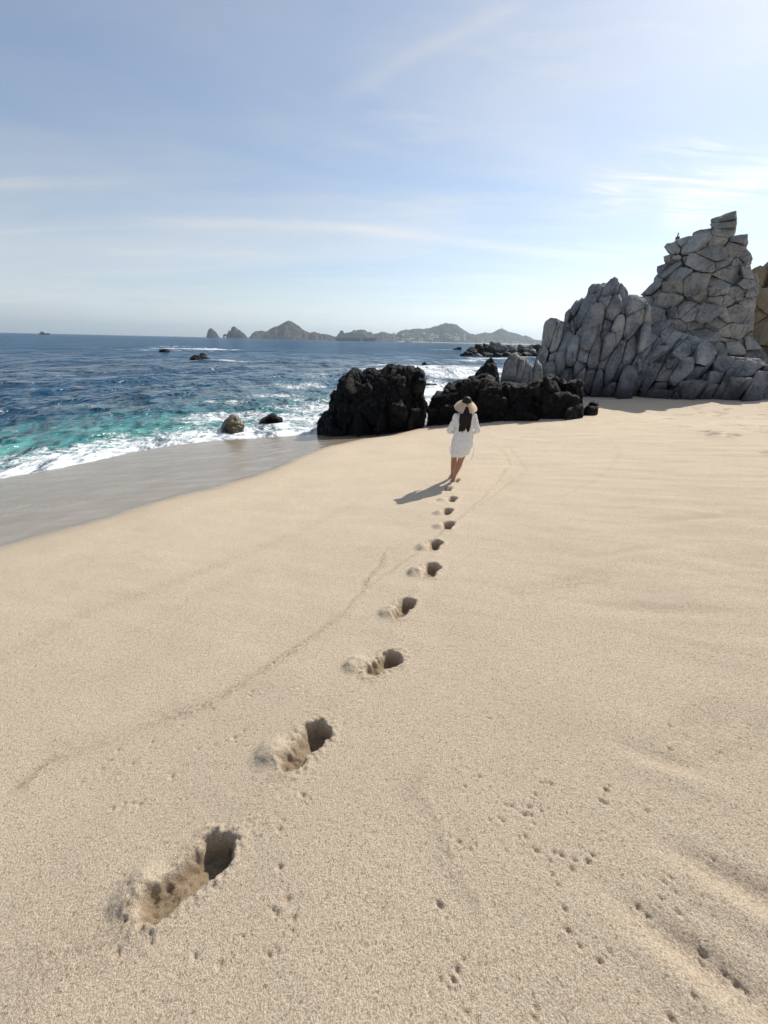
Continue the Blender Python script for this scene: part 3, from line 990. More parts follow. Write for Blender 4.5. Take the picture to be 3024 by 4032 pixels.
def jointed(frame, Q, size, shear=(0, 0), bulge=1.2, lam=1.0, lean=0.0, back=2.0, jitter=0.30, pw=10, rough=0.05, freq=1.6,
            seed=1, ground=None, twist=0.0, front_noise=0.3, crack=0.0, colvar=0.0, tilt=0.06, zstep=1.0, drop=0.0, ridge_=None, level=3, fat=1.10, hull=0.0, extra=(), proud=(-0.04, 0.07)):
    """blocks of a jointed rock body: list of (V, F, is_front, size)"""
    g = np.random.default_rng(seed)
    sa, sb, sz = size
    c, s_ = math.cos(twist), math.sin(twist)
    # local (a,b,z) -> cell space
    Sh = np.array([[1, 0, -shear[0]], [0, 1, 0], [-shear[1], 0, 1.0]])
    R = np.array([[c, 0, -s_], [0, 1, 0], [s_, 0, c]])
    M = np.diag([1 / sa, 1 / sb, 1 / sz]) @ R @ Sh
    Mi = np.linalg.inv(M)
    z0, z1 = Q[:, 1].min(), Q[:, 1].max()
    a0, a1 = Q[:, 0].min(), Q[:, 0].max()
    bb0, bb1 = -bulge * 1.6 - 0.4 - max(0, lean) * (z1 - z0), back
    corners = np.array([[a, b, z] for a in (a0, a1) for b in (bb0, bb1) for z in (z0, z1)]) @ M.T
    lo, hi = np.floor(corners.min(0)) - 1, np.ceil(corners.max(0)) + 1
    G = np.stack(np.meshgrid(*[np.arange(l, h, st_) for l, h, st_ in zip(lo, hi, (1, 1, zstep))], indexing='ij'), -1).reshape(-1, 3)
    G[:, 2] += zstep * (0.5 * (G[:, 0] % 2) + 0.33 * (G[:, 1] % 2))
    G[:, 0] += 0.5 * (G[:, 1] % 2)
    # each column slips by its own amount, so joints do not line up
    colh = pnoise(np.stack([G[:, 0] * 3.1, G[:, 1] * 2.7, 0 * G[:, 0] + seed], 1))
    G[:, 2] += 0.8 * colh
    cid = np.round(G[:, 0] - 0.5 * (G[:, 1] % 2))
    G += g.normal(size=G.shape) * jitter * np.array([1, 1, max(zstep, 0.5)])
    L = G @ Mi.T
    de, nr = poly_sd(L[:, [0, 2]], Q)

    def front(a, z, de_):
        f = bulge * (1 - np.exp(-np.clip(de_, 0, None) / lam)) + lean * (z1 - z)
        return f + front_noise * fbm(np.stack([a / (2.2 * sa), z / (2.2 * sz), 0 * a + seed * 3.3], 1), 2)
    fr = front(L[:, 0], L[:, 2], de) + colvar * sb * pnoise(np.stack([cid * 1.37, L[:, 2] * 0.25, 0 * cid + seed + 0.5], 1))
    bk = np.minimum(back, 0.3 + 1.3 * np.clip(de, 0, None) + 0.25 * (z1 - L[:, 2]))
    ms = min(sa, sz)
    ok = (de > 0.05 * ms) & (L[:, 1] > -fr - 0.1 * sb) & (L[:, 1] < bk) & ((g.random(len(L)) > drop) | (de < 0.5 * ms))
    if not ok.any():
        ok[np.argmin(np.abs(L[:, 1]) + 3 * np.abs(de - de.max()))] = True
    if len(extra):
        # a few blocks set by hand where the outline needs them
        Le = np.array([(a, b, z) for a, z in extra for b in (-0.25, 0.55)])
        Ge = Le @ M.T
        for q in Ge:
            ok &= ((G - q) ** 2).sum(1) > 0.62
        dee, nre = poly_sd(Le[:, [0, 2]], Q)
        L, G, de, nr = np.concatenate([L[ok], Le]), np.concatenate([G[ok], Ge]), np.concatenate([de[ok], dee]), np.concatenate([nr[ok], nre])
        fr = np.concatenate([fr[ok], front(Le[:, 0], Le[:, 2], dee)])
        bk = np.concatenate([bk[ok], np.full(len(Le), back)])
    else:
        L, de, nr, fr, bk, G = L[ok], de[ok], nr[ok], fr[ok], bk[ok], G[ok]
    # gradient of the front surface
    h = 0.1
    da = (front(L[:, 0] + h, L[:, 2], poly_sd(L[:, [0, 2]] + [h, 0], Q)[0]) - front(L[:, 0] - h, L[:, 2], poly_sd(L[:, [0, 2]] - [h, 0], Q)[0])) / (2 * h)
    dz = (front(L[:, 0], L[:, 2] + h, poly_sd(L[:, [0, 2]] + [0, h], Q)[0]) - front(L[:, 0], L[:, 2] - h, poly_sd(L[:, [0, 2]] - [0, h], Q)[0])) / (2 * h)
    out = []
    edges = list(zip(Q, np.roll(Q, -1, 0)))
    area = sum(a_[0] * b_[1] - b_[0] * a_[1] for a_, b_ in edges)
    wind = 1.0 if area > 0 else -1.0
    MiT = Mi.T
    for i in range(len(L)):
        dv = G - G[i]
        d2 = (dv ** 2).sum(1)
        d2[i] = 1e9
        nb = np.argsort(d2)[:34]
        dist = np.sqrt(d2[nb])
        N = [dv[nb] / dist[:, None]]
        D = [dist / 2 * fat]
        N.append(np.concatenate([np.eye(3), -np.eye(3)]))
        D.append(np.array([1.15, 1.15, 1.1 * zstep] * 2))
        isf = False
        if de[i] < 1.6 * max(sa, sz):
            isf = de[i] < 0.7 * max(sa, sz)
            for ea, eb in edges:
                ed = eb - ea
                el = np.hypot(*ed)
                if el < 1e-6:
                    continue
                t_ = ((L[i, 0] - ea[0]) * ed[0] + (L[i, 2] - ea[1]) * ed[1]) / (el * el)
                n2 = np.array([ed[1], -ed[0]]) / el * wind
                dd = -((L[i, 0] - ea[0]) * n2[0] + (L[i, 2] - ea[1]) * n2[1])
                if -0.15 < t_ < 1.15 and -0.15 * ms < dd < 1.7 * max(sa, sz):
                    v = MiT @ np.array([n2[0], 0, n2[1]])
                    k = np.linalg.norm(v)
                    N.append((v / k)[None])
                    D.append(np.array([max((max(dd, 0) + 0.03 * ms) / k, 0.14)]))
        gap = L[i, 1] + fr[i]
        if gap < 1.5 * sb:
            nl = np.array([-np.clip(da[i], -1.2, 1.2), -1.0, -np.clip(dz[i], -1.2, 1.2)])
            nl += g.normal(size=3) * [tilt, 0, tilt]
            nl /= np.linalg.norm(nl)
            v = MiT @ nl
            k = np.linalg.norm(v)
            N.append((v / k)[None])
            D.append(np.array([max((gap * abs(nl[1]) + g.uniform(*proud) * sb) / k, 0.22)]))
            isf = True
        N, D = np.concatenate(N), np.concatenate(D)
        if hull and isf:
            X, F = poly_block(N, D, Mi, hull * g.uniform(0.6, 1.5))
            if X is None:
                continue
            X = L[i] + X
        else:
            V, F = ICO[level if isf else 2]
            tt = np.clip(V @ N.T / D, 0, None)
            pk = pw * g.uniform(0.75, 1.35)
            rad = (tt ** pk).sum(1) ** (-1.0 / pk)
            X = L[i] + (V * rad[:, None]) @ Mi.T
        if de[i] < 1.6 * max(sa, sz):
            so, no_ = poly_sd(X[:, [0, 2]], Q)
            pull = np.clip(-so - 0.06 * ms, 0, None)[:, None] * no_
            X[:, 0] -= pull[:, 0]
            X[:, 2] -= pull[:, 1]
        Wd = frame.world(X[:, 0], X[:, 1], X[:, 2])
        ctr = frame.world(L[i:i + 1, 0], L[i:i + 1, 1], L[i:i + 1, 2])[0]
        dirn = Wd - ctr
        ln = np.linalg.norm(dirn, axis=1)[:, None]
        n_ = fbm(Wd * freq + seed, 4, 0.55)
        dsp = rough * n_
        if crack:
            rg_ = 1 - np.abs(pnoise(np.stack([X[:, 0] * 2.6 / sa + i, X[:, 1] * 1.2 / sb, X[:, 2] * 0.7 / sz], 1)))
            dsp = dsp - crack * np.clip(rg_ - 0.80, 0, 1) * 5
        Wd = Wd + dirn / ln * dsp[:, None] * ms
        if ridge_:
            ra, rz, am = ridge_
            q_ = np.stack([X[:, 0] * ra, X[:, 1] * ra, X[:, 2] * rz], 1) + seed
            rd = (1 - np.abs(pnoise(q_)) * 1.6) + 0.62 * (1 - np.abs(pnoise(q_ * 2.1)) * 1.6) + 0.42 * (1 - np.abs(pnoise(q_ * 4.3)) * 1.6)
            Wd = Wd + dirn / ln * (rd - 1.15)[:, None] * am
        if ground is not None and Wd[:, 2].max() < ground - 0.35:
            continue
        out.append((Wd, F, isf, float(np.prod(np.ptp(Wd, axis=0)) ** (1 / 3)), ctr))
    return out


def join(parts):
    Vs, Fs, o = [], [], 0
    for p in parts:
        Vs.append(p[0])
        Fs.append(p[1] + o)
        o += len(p[0])
    return np.concatenate(Vs), np.concatenate(Fs)


def rock_thing(name, frame, cells, mat, label, cat, part='rock_block', group=None, limit=300, split=True):
    V, F = join(cells)
    if not split:
        loc = Vector((float(V[:, 0].mean()), float(V[:, 1].mean()), float(V[:, 2].min())))
        o = mesh_from(name, V - np.array(loc), F, mat)
        o.location = loc
        return tag(o, label, cat, group)
    root = empty(name, Vector((float(V[:, 0].mean()), float(V[:, 1].mean()), float(V[:, 2].min()))))
    tag(root, label, cat, group)
    cells = sorted(cells, key=lambda c_: -(c_[3] + (10 if c_[2] else 0)))
    for c_ in cells[:limit]:
        loc = c_[4]
        o = mesh_from(part, c_[0] - loc, c_[1], mat)
        o.parent = root
        o.matrix_parent_inverse = root.matrix_world.inverted()
        o.location = Vector(loc)
    if len(cells) > limit:
        V, F = join(cells[limit:])
        o = mesh_from('inner_rock', V, F, mat, root)
        tag(o, kind='stuff')
    return root


def rock_mat(name, light, dark, stain, z_lo, z_hi, rough=0.85, bump=0.05, streak=(1, 1, 0.25), spec=0.3, span=(0.32, 0.68), crack_stain=0.9):
    M = Mat(name)
    P = M.pos()
    oi = M.node('ShaderNodeObjectInfo')
    n1 = M.noise(P, 0.9, 6, 0.62)
    n2 = M.noise(P, 7.0, 6, 0.7)
    n3 = M.noise(M.mapping(P, streak), 2.6, 5, 0.65)
    c = M.mix(M.ramp(n1, *span), dark, light)
    c = M.mix(M.ramp(n3, 0.52, 0.72, 0, 0.7), c, tuple(q * 0.55 for q in dark))
    c = M.mix(M.ramp(n2, 0.48, 0.72, 0, 0.55), c, tuple(min(1, q * 1.3) for q in light))
    c = M.mix(M.ramp(n2, 0.46, 0.30, 0, 0.60), c, tuple(q * 0.5 for q in dark))
    c = M.mix(M.ramp(oi.outputs['Random'], 0, 1, 0, 0.30), c, tuple(q * 0.7 for q in dark))
    c = M.mix(M.ramp(M.noise(P, 0.45, 5, 0.65), 0.52, 0.72, 0, 0.35), c, tuple(q * k for q, k in zip(light, (0.80, 0.62, 0.42))))
    wp = M.node('ShaderNodeVectorMath', operation='MULTIPLY_ADD')
    M.link(M.noise(P, 1.3, 4, 0.6, col=True), wp.inputs[0])
    wp.inputs[1].default_value = (1.1, 1.1, 1.1)
    M.link(P, wp.inputs[2])
    vo = M.voro(M.mapping(wp.outputs[0], (1, 1, 0.45)), 1.5, 'DISTANCE_TO_EDGE')
    crk = M.math('MAXIMUM', M.ramp(vo, 0.0, 0.03), M.ramp(M.noise(P, 0.7, 2), 0.66, 0.52))
    fine_c = M.voro(M.mapping(wp.outputs[0], (1.3, 1.3, 0.8), loc=(3.1, 1.7, 0.4)), 3.6, 'DISTANCE_TO_EDGE')
    fine_c = M.math('MAXIMUM', M.ramp(fine_c, 0.0, 0.05), M.ramp(M.noise(P, 1.1, 3), 0.60, 0.50))
    c = M.mix(M.math('MULTIPLY', M.math('SUBTRACT', 1.0, crk), crack_stain), c, tuple(q * 0.22 for q in dark))
    c = M.mix(M.math('MULTIPLY', M.math('SUBTRACT', 1.0, fine_c), crack_stain * 0.8), c, tuple(q * 0.3 for q in dark))
    # tide stain low on the rock
    sp = M.node('ShaderNodeSeparateXYZ')
    M.link(P, sp.inputs[0])
    hz = M.math('ADD', sp.outputs[2], M.math('MULTIPLY', M.math('SUBTRACT', n1, 0.5), 2.4))
    st_ = M.ramp(hz, z_hi, z_lo)
    c = M.mix(st_, c, stain)
    hgt = M.math('ADD', M.math('MULTIPLY', n2, 0.8), M.math('ADD', n3, M.math('MULTIPLY', crk, 1.0)))
    nb = M.bump(hgt, 1.0, bump)
    fine = M.noise(P, 38, 4, 0.7)
    nb = M.bump(fine, 0.7, bump * 0.25, nb)
    M.set(Base_Color=c, Roughness=M.math('SUBTRACT', rough, M.math('MULTIPLY', st_, 0.25)), Normal=nb)
    M.b.inputs['Specular IOR Level'].default_value = spec
    return M.m


def c1(*pts):
    return [(2000 + x / 1.62, 780 + y / 1.62) for x, y in pts]


def c2(*pts):
    return [(1200 + x / 1.659, 1320 + y / 1.659) for x, y in pts]


M_granite = rock_mat('pale_granite', (0.50, 0.487, 0.458), (0.235, 0.232, 0.224), (0.050, 0.057, 0.067), 1.4, 4.6, bump=0.12)
M_bluegrey = rock_mat('bluegrey_granite', (0.44, 0.447, 0.455), (0.175, 0.183, 0.20), (0.030, 0.036, 0.046), 1.4, 4.2, bump=0.12)
M_brown = rock_mat('brown_granite', (0.40, 0.34, 0.25), (0.22, 0.18, 0.13), (0.05, 0.045, 0.04), 2.0, 5.0)
M_black = rock_mat('black_rock', (0.075, 0.064, 0.052), (0.0035, 0.0035, 0.004), (0.003, 0.0035, 0.004), 0.3, 2.0, rough=0.7, bump=0.07, streak=(3.5, 3.5, 0.5), spec=0.15, span=(0.54, 0.74))
M_grey = rock_mat('grey_sea_rock', (0.29, 0.285, 0.275), (0.095, 0.095, 0.095), (0.014, 0.015, 0.017), 1.3, 2.3, rough=0.75, bump=0.05, streak=(2.5, 2.5, 0.35), spec=0.4)
M_olive = rock_mat('weedy_rock', (0.16, 0.12, 0.055), (0.05, 0.042, 0.028), (0.02, 0.019, 0.016), -0.2, 0.5, rough=0.5, bump=0.03, spec=0.5)

# fin-like columns in front of the crag
fA = Frame(at_y(2340, 1545, 22.8))
qA = fA.flat(c1((165, 1080), (185, 1000), (212, 940), (222, 860), (230, 795), (268, 768), (300, 766), (360, 792), (366, 742), (393, 709), (420, 715), (418, 680),
                (440, 657), (476, 660), (473, 600), (482, 574), (540, 547), (582, 551), (612, 543), (603, 600), (625, 558), (650, 530), (682, 516), (712, 540),
                (742, 568), (766, 600), (768, 640), (790, 617), (832, 630), (882, 660), (902, 705), (910, 780), (905, 1000), (900, 1330), (480, 1330), (180, 1300)))
cellsA = jointed(fA, qA, (0.48, 0.75, 1.35), zstep=0.58, shear=(0.02, 0.0), bulge=1.4, lam=0.8, lean=0.10, back=1.6, jitter=0.15, pw=16, rough=0.07, seed=3,
                 ground=0.6, front_noise=0.30, crack=0.03, colvar=0.8, drop=0.12, fat=0.97, ridge_=(4.0, 2.6, 0.045))
rock_thing('rock_columns', fA, cellsA, M_bluegrey, 'leaning grey granite columns split into rounded blocks, left of the tall crag', 'rock')

# the tall crag
fB = Frame(at_y(2800, 1560, 23.0))
qB = fB.flat(c1((840, 640), (930, 556), (935, 520), (962, 480), (957, 442), (1005, 432), (1003, 352), (1025, 340), (1004, 318), (1022, 300), (1072, 286), (1070, 274),
                (1180, 250), (1186, 224), (1240, 209), (1294, 205), (1300, 150), (1330, 130), (1382, 110), (1450, 94), (1452, 170), (1441, 250), (1530, 236),
                (1527, 282), (1502, 312), (1530, 340), (1556, 390), (1540, 430), (1552, 482), (1592, 500), (1602, 540), (1580, 640), (1560, 760), (1560, 900),
                (1640, 1000), (1650, 1330), (800, 1330), (830, 900)))
cellsB = jointed(fB, qB, (0.66, 0.85, 0.48), shear=(0.0, -0.12), fat=0.945, hull=0.05, bulge=1.6, lam=1.2, lean=0.12, back=2.2, jitter=0.36, pw=28, rough=0.07, seed=8,
                 ground=0.8, front_noise=0.40, crack=0.02, drop=0.36, ridge_=(3.2, 4.0, 0.06), tilt=0.17, proud=(-0.10, 0.20),
                 extra=fB.flat(c1((1375, 140), (1372, 188), (1368, 235), (1240, 236), (1482, 268), (1130, 275), (1040, 318), (1440, 330), (1330, 300))))
rock_thing('granite_crag', fB, cellsB, M_granite, 'tall pale granite crag with a jagged spire, cracked all over', 'rock')

# slabs leaning against the foot of the crag
fL = Frame(at_y(2740, 1560, 20.9))
qL = fL.flat(c1((770, 1330), (772, 1000), (800, 880), (835, 838), (880, 860), (935, 788), (1000, 778), (1060, 800), (1062, 850), (1110, 858), (1190, 885), (1300, 935),
                (1335, 1000), (1450, 1018), (1600, 1030), (1645, 1065), (1700, 1090), (1720, 1330)))
cellsL = jointed(fL, qL, (0.48, 0.8, 1.25), zstep=0.5, shear=(0.20, 0.0), bulge=0.9, lam=0.8, lean=0.40, back=1.8, jitter=0.25, pw=13, rough=0.07, seed=15,
                 ground=0.7, front_noise=0.40, crack=0.03, colvar=0.5, drop=0.2, fat=0.945, hull=0.06, ridge_=(4.0, 1.6, 0.06))
rock_thing('rock_slabs', fL, cellsL, M_bluegrey, 'low row of grey slanting slabs at the foot of the tall crag', 'rock')

# brown cliff at the right edge
fC = Frame(at_y(3010, 1540, 25.0))
qC = fC.flat(c1((1545, 470), (1600, 450), (1640, 415), (1700, 380), (1800, 300), (1950, 250), (2100, 330), (2150, 1330), (1500, 1330), (1520, 900), (1560, 700)))
cellsC = jointed(fC, qC, (1.0, 1.2, 1.0), shear=(0.0, 0.1), bulge=1.6, lam=1.6, lean=0.1, back=1.8, jitter=0.33, pw=16, rough=0.06, seed=21, ground=1.0,
                 front_noise=0.7, crack=0.03, drop=0.25, fat=0.95, hull=0.06, ridge_=(2.2, 3.0, 0.03))
rock_thing('brown_cliff', fC, cellsC, M_brown, 'brown weathered cliff behind the tall crag at the right edge', 'rock')

# black jagged rocks on the beach
fD = Frame(on_sand(1440, 1700))
qD = fD.flat(c2((88, 585), (110, 540), (150, 528), (163, 480), (165, 398), (188, 388), (200, 410), (225, 320), (239, 288), (252, 310), (285, 258), (315, 233),
                (350, 240), (380, 265), (400, 234), (440, 224), (480, 240), (520, 235), (550, 203), (600, 205), (650, 211), (690, 206), (710, 248), (742, 218),
                (772, 240), (770, 330), (757, 400), (786, 440), (776, 490), (760, 560), (740, 720), (510, 760), (190, 760), (110, 700)))
cellsD = jointed(fD, qD, (0.42, 0.50, 0.70), zstep=0.8, shear=(0.0, 0.0), bulge=1.3, lam=0.6, lean=0.12, back=1.4, jitter=0.30, pw=12, rough=0.10, freq=3.0, seed=31,
                 ground=-0.5, front_noise=0.45, colvar=0.5, tilt=0.2, drop=0.1, ridge_=(5.5, 1.1, 0.13), level=4, fat=1.2)
rock_thing('black_rock', fD, cellsD, M_black, 'big jagged black rock standing alone at the edge of the surf', 'rock', split=False)

fE = Frame(on_sand(1800, 1652))
qE = fE.flat(c2((812, 700), (815, 480), (845, 393), (882, 390), (912, 388), (916, 350), (950, 323), (985, 345), (1000, 312), (1050, 299), (1100, 283), (1120, 312),
                (1150, 270), (1200, 264), (1232, 285), (1262, 300), (1290, 360), (1300, 700)))
cellsE = jointed(fE, qE, (0.46, 0.50, 0.50), shear=(0.0, 0.0), bulge=1.0, lam=0.5, lean=0.25, back=1.3, jitter=0.34, pw=12, rough=0.14, freq=3.0, seed=35,
                 ground=-0.4, front_noise=0.5, colvar=0.5, tilt=0.25, drop=0.1, ridge_=(4.6, 2.4, 0.12), level=4, fat=1.2)
rock_thing('black_rock', fE, cellsE, M_black, 'low black craggy rock just behind the walking person', 'rock', split=False)

fR = Frame(on_sand(2090, 1640))
qR = fR.flat(c1((-190, 1520), (-170, 1230), (-60, 1190), (0, 1185), (60, 1200), (110, 1190), (150, 1175), (180, 1168), (240, 1160), (248, 1140), (290, 1127), (304, 1160), (340, 1168),
                (378, 1200), (392, 1180), (470, 1168), (472, 1250), (466, 1400), (450, 1520)))
cellsR = jointed(fR, qR, (0.55, 0.55, 0.55), shear=(0.0, 0.0), bulge=0.9, lam=0.5, lean=0.12, back=1.4, jitter=0.34, pw=13, rough=0.12, freq=2.6, seed=38,
                 ground=-0.2, front_noise=0.4, colvar=0.5, tilt=0.2, drop=0.15, ridge_=(4.2, 1.6, 0.12), level=4, fat=1.2)
rock_thing('black_rock', fR, cellsR, M_black, 'long dark block of rock in front of the granite columns', 'rock', split=False)

fT = Frame(on_sand(2330, 1632))
qT = fT.flat(c1((340, 1420), (350, 1345), (465, 1340), (498, 1345), (522, 1310), (547, 1298), (572, 1320), (567, 1385), (545, 1420)))
cellsT = jointed(fT, qT, (0.34, 0.34, 0.32), bulge=0.45, lam=0.3, lean=0.25, back=0.6, jitter=0.33, pw=11, rough=0.14, freq=4.0, seed=41, ground=0.4, front_noise=0.25, ridge_=(5.0, 3.0, 0.05))
rock_thing('black_rock', fT, cellsT, M_black, 'small black rock with an upright tip at the right end of the dark rocks', 'rock', split=False)

fF = Frame(at_y(2050, 1600, 19.5))
qF = fF.flat(c2((1268, 560), (1270, 330), (1285, 262), (1300, 182), (1340, 130), (1380, 118), (1402, 150), (1420, 172), (1450, 153), (1470, 190), (1488, 214), (1520, 163),
                (1546, 200), (1552, 260), (1560, 560)))
cellsF = jointed(fF, qF, (0.30, 0.45, 1.3), zstep=0.6, shear=(0.03, 0.0), bulge=0.8, lam=0.4, lean=0.08, back=1.0, jitter=0.2, pw=17, rough=0.12, freq=2.8, seed=44, ground=0.2,
                 front_noise=0.35, colvar=0.5, drop=0.15, ridge_=(4.0, 1.0, 0.03))
rock_thing('grey_rock_fins', fF, cellsF, M_grey, 'cluster of upright grey-tipped rock fins behind the dark rocks', 'rock', part='rock_fin')

fG = Frame(at_z(1930, 1500, 0.0))
qG = fG.flat(c2((1085, 300), (1105, 272), (1130, 230), (1165, 200), (1190, 168), (1215, 148), (1248, 185), (1264, 250), (1270, 310)))
cellsG = jointed(fG, qG, (0.7, 0.8, 0.8), shear=(0.1, 0.0), bulge=0.8, lam=0.6, lean=0.3, back=1.2, jitter=0.3, pw=11, rough=0.14, freq=2.0, seed=47, ground=-0.4,
                 front_noise=0.3, ridge_=(3.0, 1.2, 0.1))
rock_thing('sea_rock', fG, cellsG, M_black, 'pointed pyramid-shaped dark rock in the white water behind the fins', 'rock', split=False)


def small_rock(name, mat, label, px, py, outline, size, seed, z=-0.25, group=None, pw=9, rough=0.13, bulge=0.35, conv=None):
    fr = Frame(at_z(px, py, z + 0.2))
    q = fr.flat(outline)
    h = q[:, 1].max() - q[:, 1].min()
    ce = jointed(fr, q, size, bulge=bulge, lam=0.4 * h, lean=0.35, back=bulge * 1.6, jitter=0.33, pw=pw, rough=rough, freq=1.2 / size[0], seed=seed, ground=z - 0.4,
                 front_noise=0.25 * bulge, ridge_=(1.2 / size[0], 1.2 / size[0], 0.12 * size[0]))
    return rock_thing(name, fr, ce, mat, label, 'rock', split=False, group=group)


def cL(*pts):
    return [(x / 1.276, 1280 + y / 1.276) for x, y in pts]


small_rock('surf_rock', M_olive, 'rounded olive-brown rock washed by foam at the water edge', 918, 1702,
           cL((1105, 565), (1120, 510), (1145, 470), (1165, 460), (1185, 462), (1200, 475), (1228, 490), (1225, 515), (1210, 565)), (0.32, 0.35, 0.26), 51, bulge=0.45)
small_rock('surf_rock', M_black, 'low dark pointed rock in the foam beside the olive-brown one', 1062, 1668,
           cL((1285, 510), (1305, 490), (1335, 470), (1365, 448), (1385, 452), (1400, 468), (1420, 476), (1425, 510)), (0.35, 0.35, 0.22), 52, bulge=0.35)
small_rock('offshore_rock', M_black, 'flat dark rock awash in front of the far breaker', 648, 1388,
           cL((795, 142), (803, 125), (830, 120), (855, 128), (862, 142)), (1.3, 1.3, 0.7), 53, bulge=1.2)
small_rock('offshore_rock', M_black, 'left dark boulder of the offshore pair', 768, 1420,
           cL((948, 188), (955, 165), (975, 152), (1000, 155), (1012, 170), (1015, 188)), (0.9, 0.9, 0.6), 54, bulge=1.0)
small_rock('offshore_rock', M_black, 'right and taller dark boulder of the offshore pair', 815, 1418,
           cL((990, 184), (1000, 150), (1018, 138), (1035, 148), (1040, 160), (1060, 172), (1062, 184)), (0.9, 0.9, 0.7), 55, bulge=1.0)
small_rock('offshore_rock', M_black, 'small dark rock poking from white water right of the big black rock', 1672, 1438,
           c2((762, 202), (768, 182), (785, 174), (798, 182), (800, 202)), (0.5, 0.5, 0.4), 56, bulge=0.5)
small_rock('surf_rock', M_black, 'low black rock half hidden by the big black rock, in foam', 1690, 1522,
           c2((745, 350), (765, 318), (800, 316), (835, 322), (862, 320), (855, 335), (820, 350)), (0.35, 0.4, 0.25), 57, bulge=0.4)
small_rock('offshore_rock', M_black, 'dark wedge rock off the tip of the rocky point', 1800, 1378,
           c2((955, 103), (975, 88), (1000, 78), (1022, 76), (1024, 90), (1040, 103)), (1.6, 1.6, 0.9), 58, bulge=1.6)
small_rock('offshore_rock', M_black, 'tiny dark rock in open water left of the rocky point', 1723, 1398,
           c2((858, 133), (864, 124), (872, 125), (876, 133)), (0.6, 0.6, 0.4), 59, bulge=0.6)
# boulders of the rocky point
g = np.random.default_rng(77)
BPX = [(1050, 130, 70, 24), (1085, 133, 60, 22), (1130, 136, 60, 20), (1190, 135, 80, 24), (1250, 137, 80, 22), (1310, 137, 80, 26), (1375, 138, 80, 26), (1440, 138, 80, 24), (1500, 138, 60, 22),
       (1090, 112, 70, 30), (1135, 96, 70, 42), (1180, 82, 55, 32), (1245, 80, 85, 42), (1215, 105, 80, 34), (1290, 102, 80, 34), (1350, 104, 80, 32), (1330, 82, 60, 20),
       (1415, 82, 55, 22), (1480, 88, 70, 26), (1400, 108, 90, 28), (1465, 112, 90, 30), (1520, 100, 70, 40), (1280, 72, 30, 14)]
ORD = ['first', 'second', 'third', 'fourth', 'fifth', 'sixth', 'seventh', 'eighth', 'ninth']
ROWS = [(range(0, 9), 'in the front row of the far rocky point'), ((9, 13, 14, 15, 19, 20, 21), 'in the middle row of the far rocky point'),
        ((10, 11, 12, 22, 16, 17, 18), 'on top of the far rocky point')]
BLAB = {}
for ks, ph_ in ROWS:
    for n_, k in enumerate(sorted(ks, key=lambda k_: BPX[k_][0])):
        BLAB[k] = 'dark boulder %s, %s from the open-water end' % (ph_, ORD[n_])
for k, (bx, by, bw_, bh) in enumerate(BPX):
    pts = []
    for t in np.linspace(0, math.pi, 9):
        rr_ = 1 + 0.22 * g.normal() * math.sin(t)
        pts.append((bx - bw_ / 2 * math.cos(t) * (0.85 + 0.15 * rr_), by - bh * math.sin(t) ** 0.7 * rr_))
    pts += [(bx + bw_ / 2, by + 8), (bx - bw_ / 2, by + 8)]
    Yd = float(at_z(*c2((bx, 139))[0], 0.0)[1]) + (138 - by) * 0.55
    pq = c2((bx, by))[0]
    fr = Frame(at_y(pq[0], pq[1], Yd))
    q = fr.flat(c2(*pts))
    q[:, 1] = np.where(np.arange(len(q)) >= 9, -0.5, q[:, 1])
    ce = jointed(fr, q, (1.9, 1.7, 1.1), bulge=1.5, lam=1.1, lean=0.3, back=1.8, jitter=0.33, pw=9, rough=0.12, freq=0.9, seed=90 + k, ground=-0.6, front_noise=0.3)
    if not ce:
        continue
    o = rock_thing('point_boulder', fr, ce, M_grey if k in (12, 18, 15, 17, 20, 14) else M_black,
                   BLAB[k], 'boulder', split=False, group='boulders of the rocky point')


# ---------------------------------------------------------------- far hills, sea stacks, town and ships
def hill_mat(name, rockc, bush, scale):
    M = Mat(name)
    P = M.pos()
    n = M.noise(P, scale, 6, 0.68)
    n2 = M.noise(M.mapping(P, (1, 1, 0.3)), scale * 3.1, 5, 0.65)
    c = M.mix(M.ramp(n, 0.38, 0.64), rockc, bush)
    c = M.mix(M.ramp(n2, 0.50, 0.78, 0, 0.7), c, tuple(min(1, q * 1.6) for q in rockc))
    nb = M.bump(M.math('ADD', n, n2), 1.0, 0.25 / scale)
    M.set(Base_Color=c, Roughness=0.95, Normal=nb)
    M.b.inputs['Specular IOR Level'].default_value = 0.1
    return M.m


M_hill = hill_mat('dry_hill', (0.108, 0.100, 0.092), (0.040, 0.041, 0.038), 0.018)
M_cape = hill_mat('cape_rock', (0.130, 0.120, 0.108), (0.045, 0.044, 0.041), 0.03)


